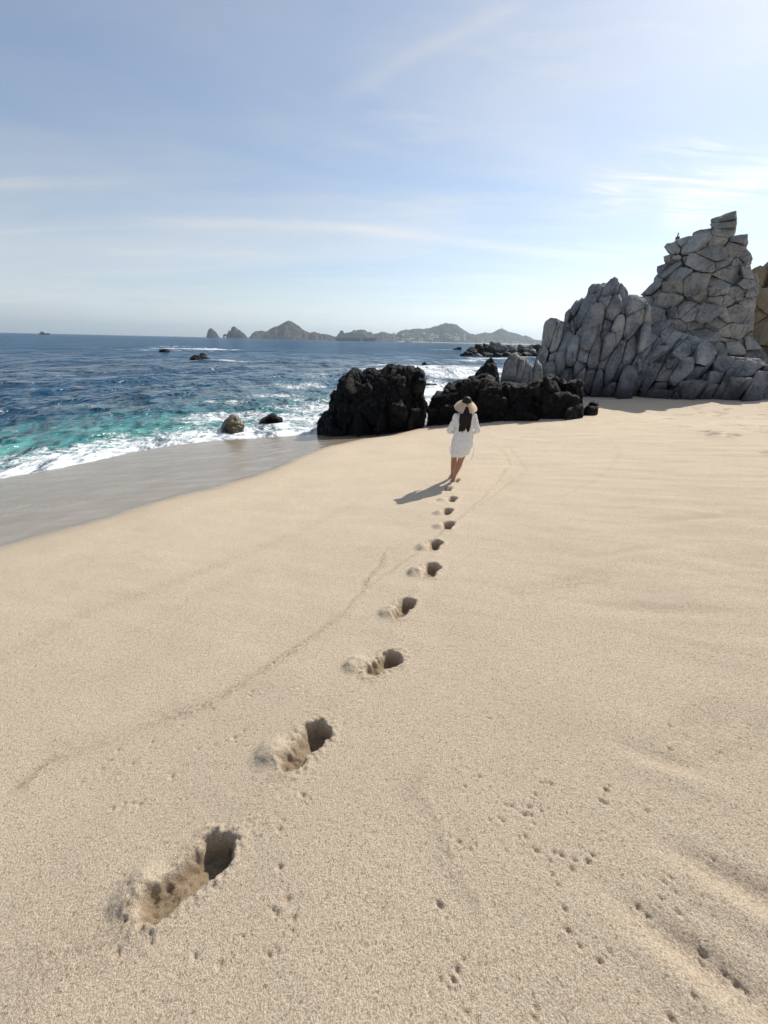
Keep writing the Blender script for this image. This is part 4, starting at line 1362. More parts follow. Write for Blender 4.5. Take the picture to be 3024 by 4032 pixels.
def ridge(name, pts, Y, depth, mat, label, cat, kind=None, rough=0.10, gully=1.0, seed=0, nA=150, nT=46, hole=None, power=1.15):
    """a hill with the skyline pts (photo pixels), standing in the sea at distance Y; depth metres deep"""
    W_ = np.array([at_y(px, py, Y) for px, py in pts])
    xs = np.linspace(W_[0, 0], W_[-1, 0], nA)
    hs = np.interp(xs, W_[:, 0], np.clip(W_[:, 2], 0, None))
    t = np.linspace(-1, 1, nT)
    X, T = np.meshgrid(xs, t, indexing='ij')
    Hh = np.repeat(hs[:, None], nT, 1)
    D = depth * (0.25 + 0.75 * np.clip(Hh / hs.max(), 0, 1) ** 0.6)
    Yv = Y + T * D
    prof = np.clip(1 - np.abs(T) ** power, 0, 1)
    sc = hs.max()
    Pn = np.stack([X.ravel() / sc * 1.8, Yv.ravel() / sc * 0.9, np.full(X.size, seed * 7.1)], 1)
    gl = (np.abs(fbm(Pn, 4, 0.55)) - 0.3).reshape(X.shape)
    Z = Hh * prof + gully * rough * sc * gl * np.sin(np.pi * np.clip(prof, 0, 1)) * np.clip(Hh / sc * 3, 0, 1)
    Z += 0.03 * sc * fbm(Pn * 5.0, 3).reshape(X.shape) * np.clip(prof * 6, 0, 1) * np.clip(Hh / sc * 4, 0, 1)
    Z = np.where(np.abs(T) > 0.999, -6, Z - 0.5)
    V = np.stack([X.ravel(), Yv.ravel(), Z.ravel()], 1)
    F = grid_faces(nA, nT)
    loc = Vector((float(xs.mean()), float(Y), 0.0))
    o = mesh_from(name, V - np.array(loc), F, mat)
    o.location = loc
    tag(o, label, cat, kind=kind)
    hgt = lambda x, y: max(0.0, float(np.interp(x, xs, hs)) * (1 - min(1, abs((y - Y) / (depth * (0.25 + 0.75 * (max(0, float(np.interp(x, xs, hs))) / sc) ** 0.6)))) ** power))
    return o, hgt


def h3(*pts):                      # crop of the cape: origin (700,1220), scale 2.074
    return [(700 + x / 2.074, 1220 + y / 2.074) for x, y in pts]


def h4(*pts):                      # crop of the town: origin (1300,1220), scale 1.952
    return [(1300 + x / 1.952, 1220 + y / 1.952) for x, y in pts]


ridge('sea_stack', h3((236, 232), (242, 200), (245, 172), (255, 155), (268, 146), (280, 150), (293, 165), (305, 172), (318, 190), (330, 210), (342, 232)), 3000, 50, M_cape,
      'lone pale sea stack farthest out from the cape', 'sea stack', seed=1, nA=44, nT=26, rough=0.16)
# the stack with the natural arch: a body and a thin arm reaching over the water
root = empty('arch_rock', Vector((float(at_y(915, 1330, 3050)[0]), 3050.0, 0.0)))
tag(root, 'pale pointed sea stack with a small natural arch at its left foot', 'sea stack')
body, _ = ridge('body', h3((396, 235), (402, 200), (408, 185), (418, 165), (432, 172), (438, 145), (455, 130), (470, 138), (492, 158), (510, 165), (520, 180), (540, 190), (556, 210), (574, 235)),
                3050, 55, M_cape, None, None, seed=2, nA=60, nT=30, rough=0.18)
arm = []
for (px, py), rad in zip(h3((376, 228), (377, 212), (381, 204), (389, 203), (397, 207), (402, 216)), (4.5, 5, 6.0, 6.5, 7, 7)):
    arm.append((at_y(px, py, 3050), rad))
AV, AF = [], []
for i_, (c_, rad) in enumerate(arm):
    for j in range(10):
        t_ = 2 * math.pi * j / 10
        wv_ = 1 + 0.18 * math.sin(3 * t_ + i_)
        AV.append(c_ + np.array([rad * 0.9 * math.cos(t_) * wv_, rad * 2.2 * math.sin(t_), rad * 0.8 * math.cos(t_ + 0.6) * wv_]))
for i_ in range(len(arm) - 1):
    for j in range(10):
        a_, b_ = i_ * 10 + j, i_ * 10 + (j + 1) % 10
        AF.append((a_, b_, b_ + 10, a_ + 10))
AF += [tuple(range(9, -1, -1)), tuple(range(len(AV) - 10, len(AV)))]
armo = mesh_from('arch', np.array(AV), AF, M_cape)
for o in (body, armo):
    o.parent = root
    o.matrix_parent_inverse = root.matrix_world.inverted()
ridge('cape_hill', h3((592, 238), (598, 222), (606, 205), (618, 185), (632, 175), (650, 170), (668, 172), (690, 170), (715, 176), (735, 172), (752, 158), (775, 146), (800, 134), (825, 128),
                      (850, 114), (872, 98), (900, 86), (925, 92), (955, 108), (985, 130), (1020, 158), (1060, 180), (1085, 186), (1110, 178), (1135, 184), (1165, 196), (1200, 196), (1235, 202),
                      (1270, 214), (1290, 220), (1298, 210), (1305, 222), (1320, 236)), 3300, 210, M_cape, 'dark rocky hill with one rounded peak rising from the sea at the cape', 'hill',
      kind='structure', seed=3, nA=220, nT=60, rough=0.16)
ridge('far_hill', h4((20, 236), (70, 212), (90, 196), (120, 175), (150, 172), (170, 165), (183, 148), (195, 160), (215, 152), (245, 150), (270, 155), (292, 172), (312, 168), (335, 185), (370, 178),
                     (395, 166), (430, 172), (460, 182), (490, 186), (500, 200), (520, 245)), 4000, 300, M_hill, 'low brown hills behind the cruise ship', 'hill', kind='structure', seed=4, nA=170, rough=0.1)
_, hgt_town = ridge('town_hill', h4((440, 250), (480, 200), (520, 172), (545, 158), (580, 150), (600, 152), (640, 146), (680, 143), (720, 145), (770, 136), (800, 128), (830, 118), (860, 108), (890, 99), (920, 106), (945, 103),
                      (970, 112), (1000, 135), (1040, 162), (1080, 182), (1110, 190), (1140, 215), (1160, 250)), 4600, 420, M_hill, 'broad hill with white houses scattered over its lower slope', 'hill', kind='structure',
                    seed=5, nA=200, nT=56, rough=0.09)
ridge('far_hill', h4((1010, 250), (1070, 205), (1110, 190), (1150, 182), (1190, 172), (1215, 176), (1240, 176), (1265, 166), (1290, 150), (1315, 142), (1340, 150), (1370, 166), (1420, 178), (1450, 186),
                     (1480, 200), (1500, 196), (1530, 206), (1560, 225), (1600, 232), (1660, 236), (1900, 240)), 5400, 420, M_hill, 'distant grey hill carrying a radio mast on its top', 'hill', kind='structure', seed=6, nA=180, rough=0.08)
# low shore strip under the town
shore_pts = h4((420, 247), (600, 252), (900, 257), (1150, 262), (1500, 262), (1800, 262))
SV, SF = [], []
for i_, p in enumerate(shore_pts):
    w0 = at_y(p[0], p[1], 4100)
    SV += [(w0[0], 4060, -2.0), (w0[0], 4080, 1.2), (w0[0], 4130, 4.0), (w0[0], 4600, 9.0), (w0[0], 6500, 14.0)]
for i_ in range(len(shore_pts) - 1):
    for j in range(4):
        a_ = i_ * 5 + j
        SF.append((a_, a_ + 5, a_ + 6, a_ + 1))
ss = mesh_from('far_shore', np.array(SV), SF, plain('far_shore_sand', (0.42, 0.36, 0.27), 0.95, 0.3, 0.01))
tag(ss, 'pale strip of far shore under the town', 'shore', kind='structure')

M_white = plain('white_render', (0.74, 0.72, 0.68), 0.8, 0.1, 0.05)
M_cream = plain('cream_render', (0.60, 0.53, 0.43), 0.8, 0.1, 0.05)
M_glassd = plain('dark_glass', (0.03, 0.04, 0.05), 0.2, 0.2, 0.2)
M_terra = plain('terracotta_roof', (0.36, 0.18, 0.11), 0.9, 0.2, 0.2)


class MB:
    """collects boxes and prisms into one mesh"""
    def __init__(s):
        s.v, s.f = [], []

    def box(s, x0, x1, y0, y1, z0, z1, taper=0.0):
        n = len(s.v)
        s.v += [(x0, y0, z0), (x1, y0, z0), (x1, y1, z0), (x0, y1, z0),
                (x0 + taper, y0 + taper, z1), (x1 - taper, y0 + taper, z1), (x1 - taper, y1 - taper, z1), (x0 + taper, y1 - taper, z1)]
        s.f += [tuple(n + q for q in f) for f in ((3, 2, 1, 0), (4, 5, 6, 7), (0, 1, 5, 4), (1, 2, 6, 5), (2, 3, 7, 6), (3, 0, 4, 7))]
        return s

    def loft(s, rings, close=True):
        n = len(s.v)
        k = len(rings[0])
        for r_ in rings:
            s.v += [tuple(p) for p in r_]
        for i in range(len(rings) - 1):
            for j in range(k if close else k - 1):
                a, b = n + i * k + j, n + i * k + (j + 1) % k
                s.f.append((a, b, b + k, a + k))
        if close:
            s.f.append(tuple(range(n + k - 1, n - 1, -1)))
            s.f.append(tuple(range(n + (len(rings) - 1) * k, n + len(rings) * k)))
        return s

    def build(s, name, mat, parent=None, smooth_shade=False):
        o = mesh_from(name, np.array(s.v, float), s.f, mat, None, smooth_shade)
        if parent:
            o.parent = parent
        return o


# houses: on the hillside, and taller blocks in a row along the shore
g = np.random.default_rng(123)
spots = []
for k in range(34):
    px, py = 1300 + g.uniform(480, 1080) / 1.952, 1220 + g.uniform(182, 238) / 1.952
    spots.append((px, py, 'hill'))
for k in range(26):
    px, py = 1300 + (420 + 1180 * (k + g.uniform(0.1, 0.9)) / 26) / 1.952, 1220 + g.uniform(236, 246) / 1.952
    spots.append((px, py, 'shore'))
spots += [(1300 + 797 / 1.952, 1220 + 212 / 1.952, 'hotel'), (1300 + 1384 / 1.952, 1220 + 250 / 1.952, 'hotel')]
for k, (px, py, kd) in enumerate(spots):
    if kd == 'hill' or (kd == 'hotel' and py < 1330):
        Yh = 4600.0
        for _ in range(60):
            q = at_y(px, py, Yh)
            if hgt_town(q[0], Yh) > q[2] - 2:
                Yh -= 8
            else:
                break
        q = at_y(px, py, Yh)
        zb = min(hgt_town(q[0], Yh), q[2]) - 5
        zb = q[2] - 8
    else:
        Yh = 4250.0 + g.uniform(0, 250)
        q = at_y(px, py, Yh)
        zb = 2.0
    wv_ = g.uniform(14, 34) * (2.6 if kd == 'hotel' else 1)
    hv = g.uniform(7, 13) if kd == 'hill' else g.uniform(12, 30)
    if kd == 'hotel':
        hv = 24
    r_ = empty('far_house' if kd == 'hill' else 'far_building', Vector((float(q[0]), float(Yh), float(zb))), float(g.uniform(-0.5, 0.5)))
    mb = MB().box(-wv_ / 2, wv_ / 2, -9, 9, 0, hv + 8)
    if g.random() < 0.6:
        mb.box(-wv_ / 2 + wv_ * 0.15, wv_ / 2 - wv_ * 0.3, -6, 8, hv + 8, hv + 12)
    mb.build('walls', M_white if g.random() < 0.6 else M_cream, r_)
    fl = max(1, int(hv / 5))
    for j in range(fl):
        MB().box(-wv_ * 0.42, wv_ * 0.42, -9.25, -8.6, 9 + j * 5, 11.6 + j * 5).build('window_band', M_glassd, r_)
    if kd == 'hill':
        tag(r_, 'tiny pale house among many on the slope of the town hill', 'house', 'far houses on the hill')
    elif kd == 'shore':
        tag(r_, 'tiny pale apartment block in the row along the far shore', 'building', 'far buildings along the shore')
    elif py < 1335:
        tag(r_, 'widest pale building halfway up the town hill', 'building')
    else:
        tag(r_, 'widest pale block on the far shore, below the radio mast', 'building')
# radio mast
q = at_y(1300 + 1318 / 1.952, 1220 + 141 / 1.952, 5400)
rm = empty('radio_mast', Vector((float(q[0]), 5400.0, float(q[2]) - 6)))
tag(rm, 'thin radio mast on the summit of the distant grey hill', 'mast')
MB().loft([[(w_ * math.cos(a), w_ * math.sin(a), z) for a in (0, 1.57, 3.14, 4.71)] for z, w_ in ((0, 3.0), (25, 2.0), (50, 0.8))]).build('tower', M_cream, rm)
MB().box(-7, 7, -5, 5, 0, 7).build('hut', M_white, rm)

# cruise ship
cs = empty('cruise_ship', Vector((float(at_y(1399, 1345, 2700)[0]), 2700.0, 0.0)), 0.10)
tag(cs, 'large grey cruise ship anchored before the low brown hills', 'ship')
M_hull = plain('ship_hull', (0.10, 0.115, 0.14), 0.5, 0.1, 0.05)
M_super = plain('ship_white', (0.42, 0.42, 0.41), 0.5, 0.06, 0.05)
Ls = 262.0
rings = []
for u in np.linspace(0, 1, 15):
    x = -Ls / 2 + Ls * u
    wd = 16 * min(1, (u / 0.06) ** 0.5 if u < 0.06 else 1, ((1 - u) / 0.22) ** 0.7 if u > 0.78 else 1)
    top = 19 + 7 * max(0, u - 0.8) / 0.2
    xo = 14 * max(0, u - 0.85) / 0.15
    rings.append([(x, -wd * 0.55, -2), (x + xo * .5, -wd, 8), (x + xo, -wd - 0.3, top), (x + xo, wd + 0.3, top), (x + xo * .5, wd, 8), (x, wd * 0.55, -2)])
MB().loft(rings).build('hull', M_hull, cs)
for j in range(8):
    x0, x1 = -Ls / 2 + 6 + 2.2 * j, Ls / 2 - 46 - 5.0 * j
    mb = MB().box(x0, x1, -15.5 + 0.25 * j, 15.5 - 0.25 * j, 19 + j * 3.3, 19 + j * 3.3 + 2.1)
    mb.build('deck', M_super, cs)
    MB().box(x0 + 2, x1 - 2, -14.3 + 0.25 * j, 14.3 - 0.25 * j, 21.1 + j * 3.3, 22.3 + j * 3.3).build('window_band', M_glassd, cs)
MB().box(-Ls / 2 + 30, -Ls / 2 + 56, -8, 8, 45, 60, 3).build('funnel', M_hull, cs)
MB().box(-10, 44, -9, 9, 45, 50, 1).build('top_deck', M_super, cs)
MB().box(52, 54, -1, 1, 45, 62).build('mast', M_super, cs)
MB().box(Ls / 2 - 84, Ls / 2 - 70, -18, 18, 40, 43.5).build('bridge', M_super, cs)
for x in np.linspace(-90, 70, 9):
    MB().box(x, x + 11, -17.6, -14, 22, 25, 0.4).build('lifeboat', plain('lifeboat_orange', (0.45, 0.16, 0.05), 0.6) if x == -90 else bpy.data.materials['lifeboat_orange'], cs)


def boat(name, px, py, Y, Lb, label, cat, sail=False, decks=2, heading=0.0, dark=False):
    q = at_z(px, py, 0.0) if Y is None else at_y(px, py, Y)
    r_ = empty(name, Vector((float(q[0]), float(q[1]), 0.0)), heading)
    tag(r_, label, cat)
    rings = []
    for u in np.linspace(0, 1, 9):
        x = -Lb / 2 + Lb * u
        wd = 0.16 * Lb * min(1, ((1 - u) / 0.5) ** 0.6 if u > 0.5 else 1) * (0.85 + 0.15 * min(1, u / 0.1)) + 0.01
        tp = Lb * (0.09 + 0.05 * u)
        rings.append([(x, -wd * 0.5, -0.4), (x + 0.04 * Lb * u, -wd, tp), (x + 0.04 * Lb * u, wd, tp), (x, wd * 0.5, -0.4)])
    MB().loft(rings).build('hull', M_hull if dark else M_white, r_)
    z = Lb * 0.115
    for j in range(decks):
        MB().box(-Lb * (0.36 - 0.05 * j), Lb * (0.18 - 0.10 * j), -Lb * 0.11, Lb * 0.11, z, z + Lb * 0.075, Lb * 0.015).build('cabin', M_white if not dark else M_super, r_)
        MB().box(-Lb * (0.30 - 0.05 * j), Lb * (0.135 - 0.10 * j), -Lb * 0.113, Lb * 0.113, z + Lb * 0.022, z + Lb * 0.05, Lb * 0.004).build('window_band', M_glassd, r_)
        z += Lb * 0.075
    if sail:
        MB().box(-0.08, 0.08, -0.08, 0.08, z, z + Lb * 1.25).build('mast', M_white, r_)
        n = 8
        V = [(0.1, 0.0, z + Lb * 0.15), (0.1, 0.0, z + Lb * 1.2), (-Lb * 0.45, 0.05 * Lb, z + Lb * 0.18)]
        mesh_from('sail', np.array(V + [(a, b + 0.12, c_) for a, b, c_ in V]), [(0, 1, 2), (5, 4, 3), (0, 3, 4, 1), (1, 4, 5, 2), (2, 5, 3, 0)], M_white, smooth_shade=False).parent = r_
    else:
        MB().box(-Lb * 0.1, -Lb * 0.08, -0.1, 0.1, z, z + Lb * 0.13).build('mast', M_white, r_)
    return r_


boat('motor_yacht', 1300 + 597 / 1.952, 1220 + 246 / 1.952, 1900, 34, 'larger white motor yacht between the cruise ship and the town', 'boat', decks=3, heading=0.15)
boat('motor_yacht', 1300 + 775 / 1.952, 1220 + 250 / 1.952, 1700, 20, 'small white boat right of the larger yacht, below the broad hill', 'boat', decks=3, heading=0.9)
boat('sailboat', 1300 + 242 / 1.952, 1220 + 242 / 1.952, 1800, 11, 'tiny white sailboat in front of the cruise ship', 'sailboat', sail=True, decks=1)
boat('sailboat', 700 + 955 / 2.074, 1220 + 243 / 2.074, 2000, 12, 'tiny white sailboat in front of the rocky cape hill', 'sailboat', sail=True, decks=1)
boat('motor_boat', 0 + 222 / 1.276, 1280 + 40 / 1.276, 1500, 36, 'dark motor boat alone near the horizon at far left', 'boat', decks=2, dark=True)

# sea haze
hb = MB().box(-14500, 14500, -300, 14500, -9, 330)
M = bpy.data.materials.new('sea_haze')
M.use_nodes = True
M.node_tree.nodes.clear()
pv = M.node_tree.nodes.new('ShaderNodeVolumePrincipled')
pv.inputs['Color'].default_value = (0.74, 0.89, 1.0, 1)
pv.inputs['Density'].default_value = 0.00008
pv.inputs['Anisotropy'].default_value = 0.3
mo = M.node_tree.nodes.new('ShaderNodeOutputMaterial')
M.node_tree.links.new(pv.outputs[0], mo.inputs['Volume'])
hz_o = hb.build('haze', M)
tag(hz_o, 'thin pale sea haze', 'haze', kind='stuff')


# ---------------------------------------------------------------- the walking person
def ring(c, rx, ry, n=16, tilt=None, bump=None):
    c = np.array(c, float)
    out = []
    for j in range(n):
        t = 2 * math.pi * j / n
        p = np.array([rx * math.cos(t), ry * math.sin(t), 0.0])
        if tilt is not None:
            p = tilt @ p
        out.append(c + p)
    return out


def tube(mb, pts, rads, n=12):
    """tapered tube along pts, rings across the path; rads may be (rx, ry)"""
    pts = [np.array(p, float) for p in pts]
    rings = []
    for i, p in enumerate(pts):
        a, b = pts[max(i - 1, 0)], pts[min(i + 1, len(pts) - 1)]
        t = (b - a) / np.linalg.norm(b - a)
        up = np.array([0, 1.0, 0]) if abs(t[1]) < 0.9 else np.array([1.0, 0, 0])
        u = np.cross(up, t)
        u /= np.linalg.norm(u)
        v = np.cross(t, u)
        r_ = rads[i]
        rx, ry = r_ if isinstance(r_, tuple) else (r_, r_)
        rings.append([p + u * rx * math.cos(2 * math.pi * j / n) + v * ry * math.sin(2 * math.pi * j / n) for j in range(n)])
    mb.loft(rings)
    return mb


def ball(mb, c, r3, n=12, m=8):
    rings = []
    for i in range(m + 1):
        th_ = math.pi * (i + 0.04) / (m + 0.08)
        rings.append([np.array(c) + np.array([r3[0] * math.sin(th_) * math.cos(2 * math.pi * j / n), r3[1] * math.sin(th_) * math.sin(2 * math.pi * j / n), -r3[2] * math.cos(th_)]) for j in range(n)])
    mb.loft(rings)
    return mb


def fused(name, mb, voxel, mat, parent, smooth_it=6, disp=None, factor=0.5):
    """weld overlapping shapes into one continuous surface"""
    o = mb.build('_tmp', mat)
    rm_ = o.modifiers.new('r', 'REMESH')
    rm_.mode = 'VOXEL'
    rm_.voxel_size = voxel
    sm = o.modifiers.new('s', 'SMOOTH')
    sm.factor = factor
    sm.iterations = smooth_it
    dg = bpy.context.evaluated_depsgraph_get()
    me = bpy.data.meshes.new_from_object(o.evaluated_get(dg))
    bpy.data.objects.remove(o)
    V = np.zeros(len(me.vertices) * 3)
    me.vertices.foreach_get('co', V)
    V = V.reshape(-1, 3)
    if disp:
        N = np.zeros(len(me.vertices) * 3)
        me.vertices.foreach_get('normal', N)
        V = V + N.reshape(-1, 3) * disp(V)[:, None]
        me.vertices.foreach_set('co', V.ravel())
    me.polygons.foreach_set('use_smooth', np.ones(len(me.polygons), bool))
    me.materials.clear()
    me.materials.append(mat)
    me.name = name
    me.update()
    o = bpy.data.objects.new(name, me)
    COL.objects.link(o)
    o.parent = parent
    return o


def skin_mat():
    M = Mat('tanned_skin')
    n = M.noise(M.obj(), 14, 4)
    c = M.mix(M.ramp(n, 0.3, 0.7), (0.30, 0.155, 0.095), (0.40, 0.215, 0.135))
    M.set(Base_Color=c, Roughness=0.48)
    M.b.inputs['Subsurface Weight'].default_value = 0.06
    M.b.inputs['Subsurface Radius'].default_value = (0.02, 0.008, 0.005)
    return M.m


def hair_mat():
    M = Mat('black_hair')
    n = M.noise(M.mapping(M.obj(), (1, 1, 0.06)), 120, 3)
    c = M.mix(n, (0.004, 0.003, 0.003), (0.013, 0.010, 0.009))
    M.set(Base_Color=c, Roughness=0.5, Normal=M.bump(n, 0.6, 0.004))
    M.b.inputs['Specular IOR Level'].default_value = 0.2
    return M.m


def cloth_mat():
    M = Mat('white_cotton')
    P = M.obj()
    n = M.noise(M.mapping(P, (1, 1, 0.5)), 16, 4, 0.6)
    wv_ = M.noise(P, 240, 2)
    c = M.mix(n, (0.80, 0.80, 0.80), (0.88, 0.875, 0.86))
    M.set(Base_Color=c, Roughness=0.85, Normal=M.bump(wv_, 0.25, 0.002, M.bump(n, 0.5, 0.012)))
    tr = M.node('ShaderNodeBsdfTranslucent')
    tr.inputs[0].default_value = (0.85, 0.84, 0.80, 1)
    mx = M.node('ShaderNodeMixShader')
    mx.inputs[0].default_value = 0.14
    M.link(M.b.outputs[0], mx.inputs[1])
    M.link(tr.outputs[0], mx.inputs[2])
    M.link(mx.outputs[0], M.out.inputs[0])
    return M.m


def straw_mat():
    M = Mat('woven_straw')
    P = M.obj()
    w1 = M.node('ShaderNodeTexWave', wave_type='RINGS', rings_direction='Z')
    w1.inputs['Scale'].default_value = 55
    w1.inputs['Distortion'].default_value = 0.6
    M.link(P, w1.inputs[0])
    n = M.noise(P, 60, 3)
    c = M.mix(M.math('MULTIPLY', w1.outputs[0], 0.5), (0.70, 0.545, 0.38), (0.50, 0.37, 0.235))
    c = M.mix(M.ramp(n, 0.4, 0.7, 0, 0.35), c, (0.80, 0.66, 0.48))
    M.set(Base_Color=c, Roughness=0.75, Normal=M.bump(w1.outputs[0], 0.4, 0.003))
    tr = M.node('ShaderNodeBsdfTranslucent')
    tr.inputs[0].default_value = (0.72, 0.52, 0.32, 1)
    mx = M.node('ShaderNodeMixShader')
    mx.inputs[0].default_value = 0.22
    M.link(M.b.outputs[0], mx.inputs[1])
    M.link(tr.outputs[0], mx.inputs[2])
    M.link(mx.outputs[0], M.out.inputs[0])
    return M.m


M_skin, M_hair, M_cloth, M_straw = skin_mat(), hair_mat(), cloth_mat(), straw_mat()
foot = on_sand(1783, 1897)
person = empty('person', Vector((float(foot[0]) + 0.105, float(foot[1]) + 0.03, float(foot[2]) - 0.010)), -0.06)
tag(person, 'barefoot person in white tunic and straw visor walking away across the sand', 'person')
RH, RK, RA = (0.078, 0.0, 0.80), (0.005, 0.0, 0.44), (-0.098, -0.045, 0.085)
LH, LK, LA = (-0.078, 0.0, 0.80), (-0.100, 0.15, 0.43), (-0.088, 0.29, 0.055)
bd = MB()
ball(bd, (0, 0.0, 0.84), (0.150, 0.105, 0.12))                                             # pelvis
tube(bd, [(0, 0, 0.82), (0, 0.0, 0.95), (0, 0.005, 1.06), (0, 0.0, 1.20), (0, 0.0, 1.27), (0, 0.0, 1.30)],
     [(0.150, 0.105), (0.130, 0.092), (0.125, 0.088), (0.148, 0.090), (0.135, 0.075), (0.06, 0.05)], 18)
tube(bd, [(0, 0, 1.27), (0, 0.015, 1.33), (0, 0.025, 1.40)], [0.052, 0.047, 0.048])          # neck
ball(bd, (0, 0.035, 1.455), (0.072, 0.092, 0.105), 16, 12)                                 # skull
ball(bd, (0, 0.075, 1.405), (0.052, 0.050, 0.055))                                         # jaw
ball(bd, (0, 0.128, 1.430), (0.012, 0.016, 0.018), 8, 6)                                   # nose
ball(bd, (0, 0.118, 1.395), (0.020, 0.010, 0.007), 8, 6)                                   # lips
for sx in (-1, 1):
    ball(bd, (sx * 0.074, 0.030, 1.442), (0.008, 0.016, 0.026), 8, 6)                      # ears
    ball(bd, (sx * 0.030, 0.112, 1.455), (0.012, 0.010, 0.007), 8, 6)                      # brows / eyes
for Hp, K, A, fwd in ((RH, RK, RA, (0.01, 1.0, -0.03)), (LH, LK, LA, (-0.02, 1.0, -0.10))):
    Hp, K, A = map(np.array, (Hp, K, A))
    bulge_ = np.array([0, -0.022, 0])
    tube(bd, [Hp, Hp * 0.65 + K * 0.35, Hp * 0.3 + K * 0.7, K, K * 0.72 + A * 0.28 + bulge_, K * 0.45 + A * 0.55 + bulge_ * 0.5, K * 0.15 + A * 0.85, A],
         [0.094, 0.086, 0.070, 0.056, 0.058, 0.047, 0.034, 0.033], 14)
    f = np.array(fwd) / np.linalg.norm(fwd)
    tube(bd, [A - f * 0.045 + [0, 0, -0.045], A - f * 0.01 + [0, 0, -0.035], A + f * 0.07 + [0, 0, -0.048], A + f * 0.135 + [0, 0, -0.062], A + f * 0.158 + [0, 0, -0.066]],
         [(0.026, 0.026), (0.033, 0.040), (0.038, 0.028), (0.042, 0.018), (0.036, 0.012)], 12)
    for j, (dx, ln_, rd) in enumerate(((-0.028, 0.030, 0.012), (-0.010, 0.030, 0.009), (0.004, 0.027, 0.008), (0.017, 0.022, 0.008), (0.029, 0.016, 0.007))):
        sgn_ = 1 if Hp[0] < 0 else -1
        b0 = A + f * 0.15 + np.array([-dx * sgn_, 0, -0.066])
        tube(bd, [b0, b0 + f * ln_ * 0.6, b0 + f * ln_ + [0, 0, -0.004]], [rd, rd, rd * 0.7], 8)
ARMS = [((-0.165, 0.0, 1.245), (-0.262, -0.035, 0.985), (-0.165, 0.16, 0.93)), ((0.165, 0.0, 1.25), (0.250, -0.025, 1.00), (0.17, 0.17, 0.94))]
for S_, E_, W_ in ARMS:
    S_, E_, W_ = map(np.array, (S_, E_, W_))
    tube(bd, [S_, S_ * 0.5 + E_ * 0.5, E_, E_ * 0.5 + W_ * 0.5, W_], [0.046, 0.041, 0.036, 0.032, 0.024], 12)
    d_ = (W_ - E_) / np.linalg.norm(W_ - E_)
    side_ = np.cross(d_, [0, 0, 1.0])
    palm = W_ + d_ * 0.045
    tube(bd, [W_, palm, W_ + d_ * 0.085], [(0.024, 0.020), (0.020, 0.036), (0.016, 0.036)], 10)
    for j, ln_ in enumerate((0.062, 0.072, 0.067, 0.052)):
        b0 = W_ + d_ * 0.083 + np.array([0, 0, 0.026 - 0.0175 * j])
        in_ = -np.sign(S_[0]) * np.array([1.0, 0, 0])
        tube(bd, [b0, b0 + d_ * ln_ * 0.5 + in_ * 0.008, b0 + d_ * ln_ * 0.75 + in_ * 0.03, b0 + d_ * ln_ * 0.75 + in_ * 0.05], [0.0085, 0.008, 0.0075, 0.006], 8)
    tb = W_ + d_ * 0.03 + np.array([0, 0, 0.03])
    tube(bd, [tb, tb + d_ * 0.03 + [0, 0, 0.022], tb + d_ * 0.055 + [0, 0, 0.028]], [0.011, 0.010, 0.008], 8)
fused('body', bd, 0.006, M_skin, person, 4)

dr = MB()
prof_ = [(1.315, 0.062, 0.058, 0.010, 0), (1.295, 0.115, 0.075, 0.004, 0), (1.262, 0.168, 0.096, 0, 0), (1.20, 0.176, 0.112, 0, 0), (1.12, 0.168, 0.116, 0, 0), (1.02, 0.166, 0.114, 0.002, 0),
         (0.94, 0.176, 0.116, 0.0, 0.004), (0.86, 0.182, 0.124, -0.002, 0.002), (0.78, 0.190, 0.134, -0.004, 0.0), (0.70, 0.190, 0.136, -0.004, -0.004), (0.63, 0.180, 0.132, -0.002, -0.012),
         (0.57, 0.172, 0.130, 0.0, -0.022), (0.53, 0.152, 0.122, 0.0, -0.030), (0.515, 0.135, 0.112, 0.0, -0.034)]
dr.loft([[np.array([ox + rx * math.copysign(abs(math.cos(t)) ** 0.85, math.cos(t)), oy + ry * math.sin(t), z + 0.018 * math.cos(t) * (z < 0.6)]) for t in np.linspace(0, 2 * math.pi, 28, endpoint=False)]
         for z, rx, ry, oy, ox in prof_])
for S_, E_, W_ in ARMS:
    S_, E_, W_ = map(np.array, (S_, E_, W_))
    S_ = S_ * np.array([0.86, 1, 1.0])
    tube(dr, [S_ * [0.6, 1, 1], S_, S_ * 0.5 + E_ * 0.5, S_ * 0.15 + E_ * 0.85, E_, E_ * 0.6 + W_ * 0.4, E_ * 0.25 + W_ * 0.75],
         [0.058, 0.062, 0.055, 0.053, 0.052, 0.047, 0.040], 14)


def folds(V):
    x, y, z = V[:, 0], V[:, 1], V[:, 2]
    f1 = fbm(np.stack([x * 9 + z * 5, y * 9, z * 7 - x * 6], 1), 3)                        # soft slanting folds
    sidew = smooth(0.12, 0.19, np.abs(x)) * smooth(1.0, 0.9, z) * smooth(0.5, 0.6, z)
    ruch = np.sin(z * 150 + 6 * fbm(np.stack([x * 6, y * 14, z * 4], 1), 2)) * sidew           # gathered side seams
    pull = np.sin((z * 26 + np.abs(x) * 34) + 3 * f1) * smooth(0.02, 0.13, np.abs(x)) * smooth(1.0, 0.85, z) * smooth(0.52, 0.62, z)
    return 0.015 * f1 + 0.007 * ruch + 0.005 * pull


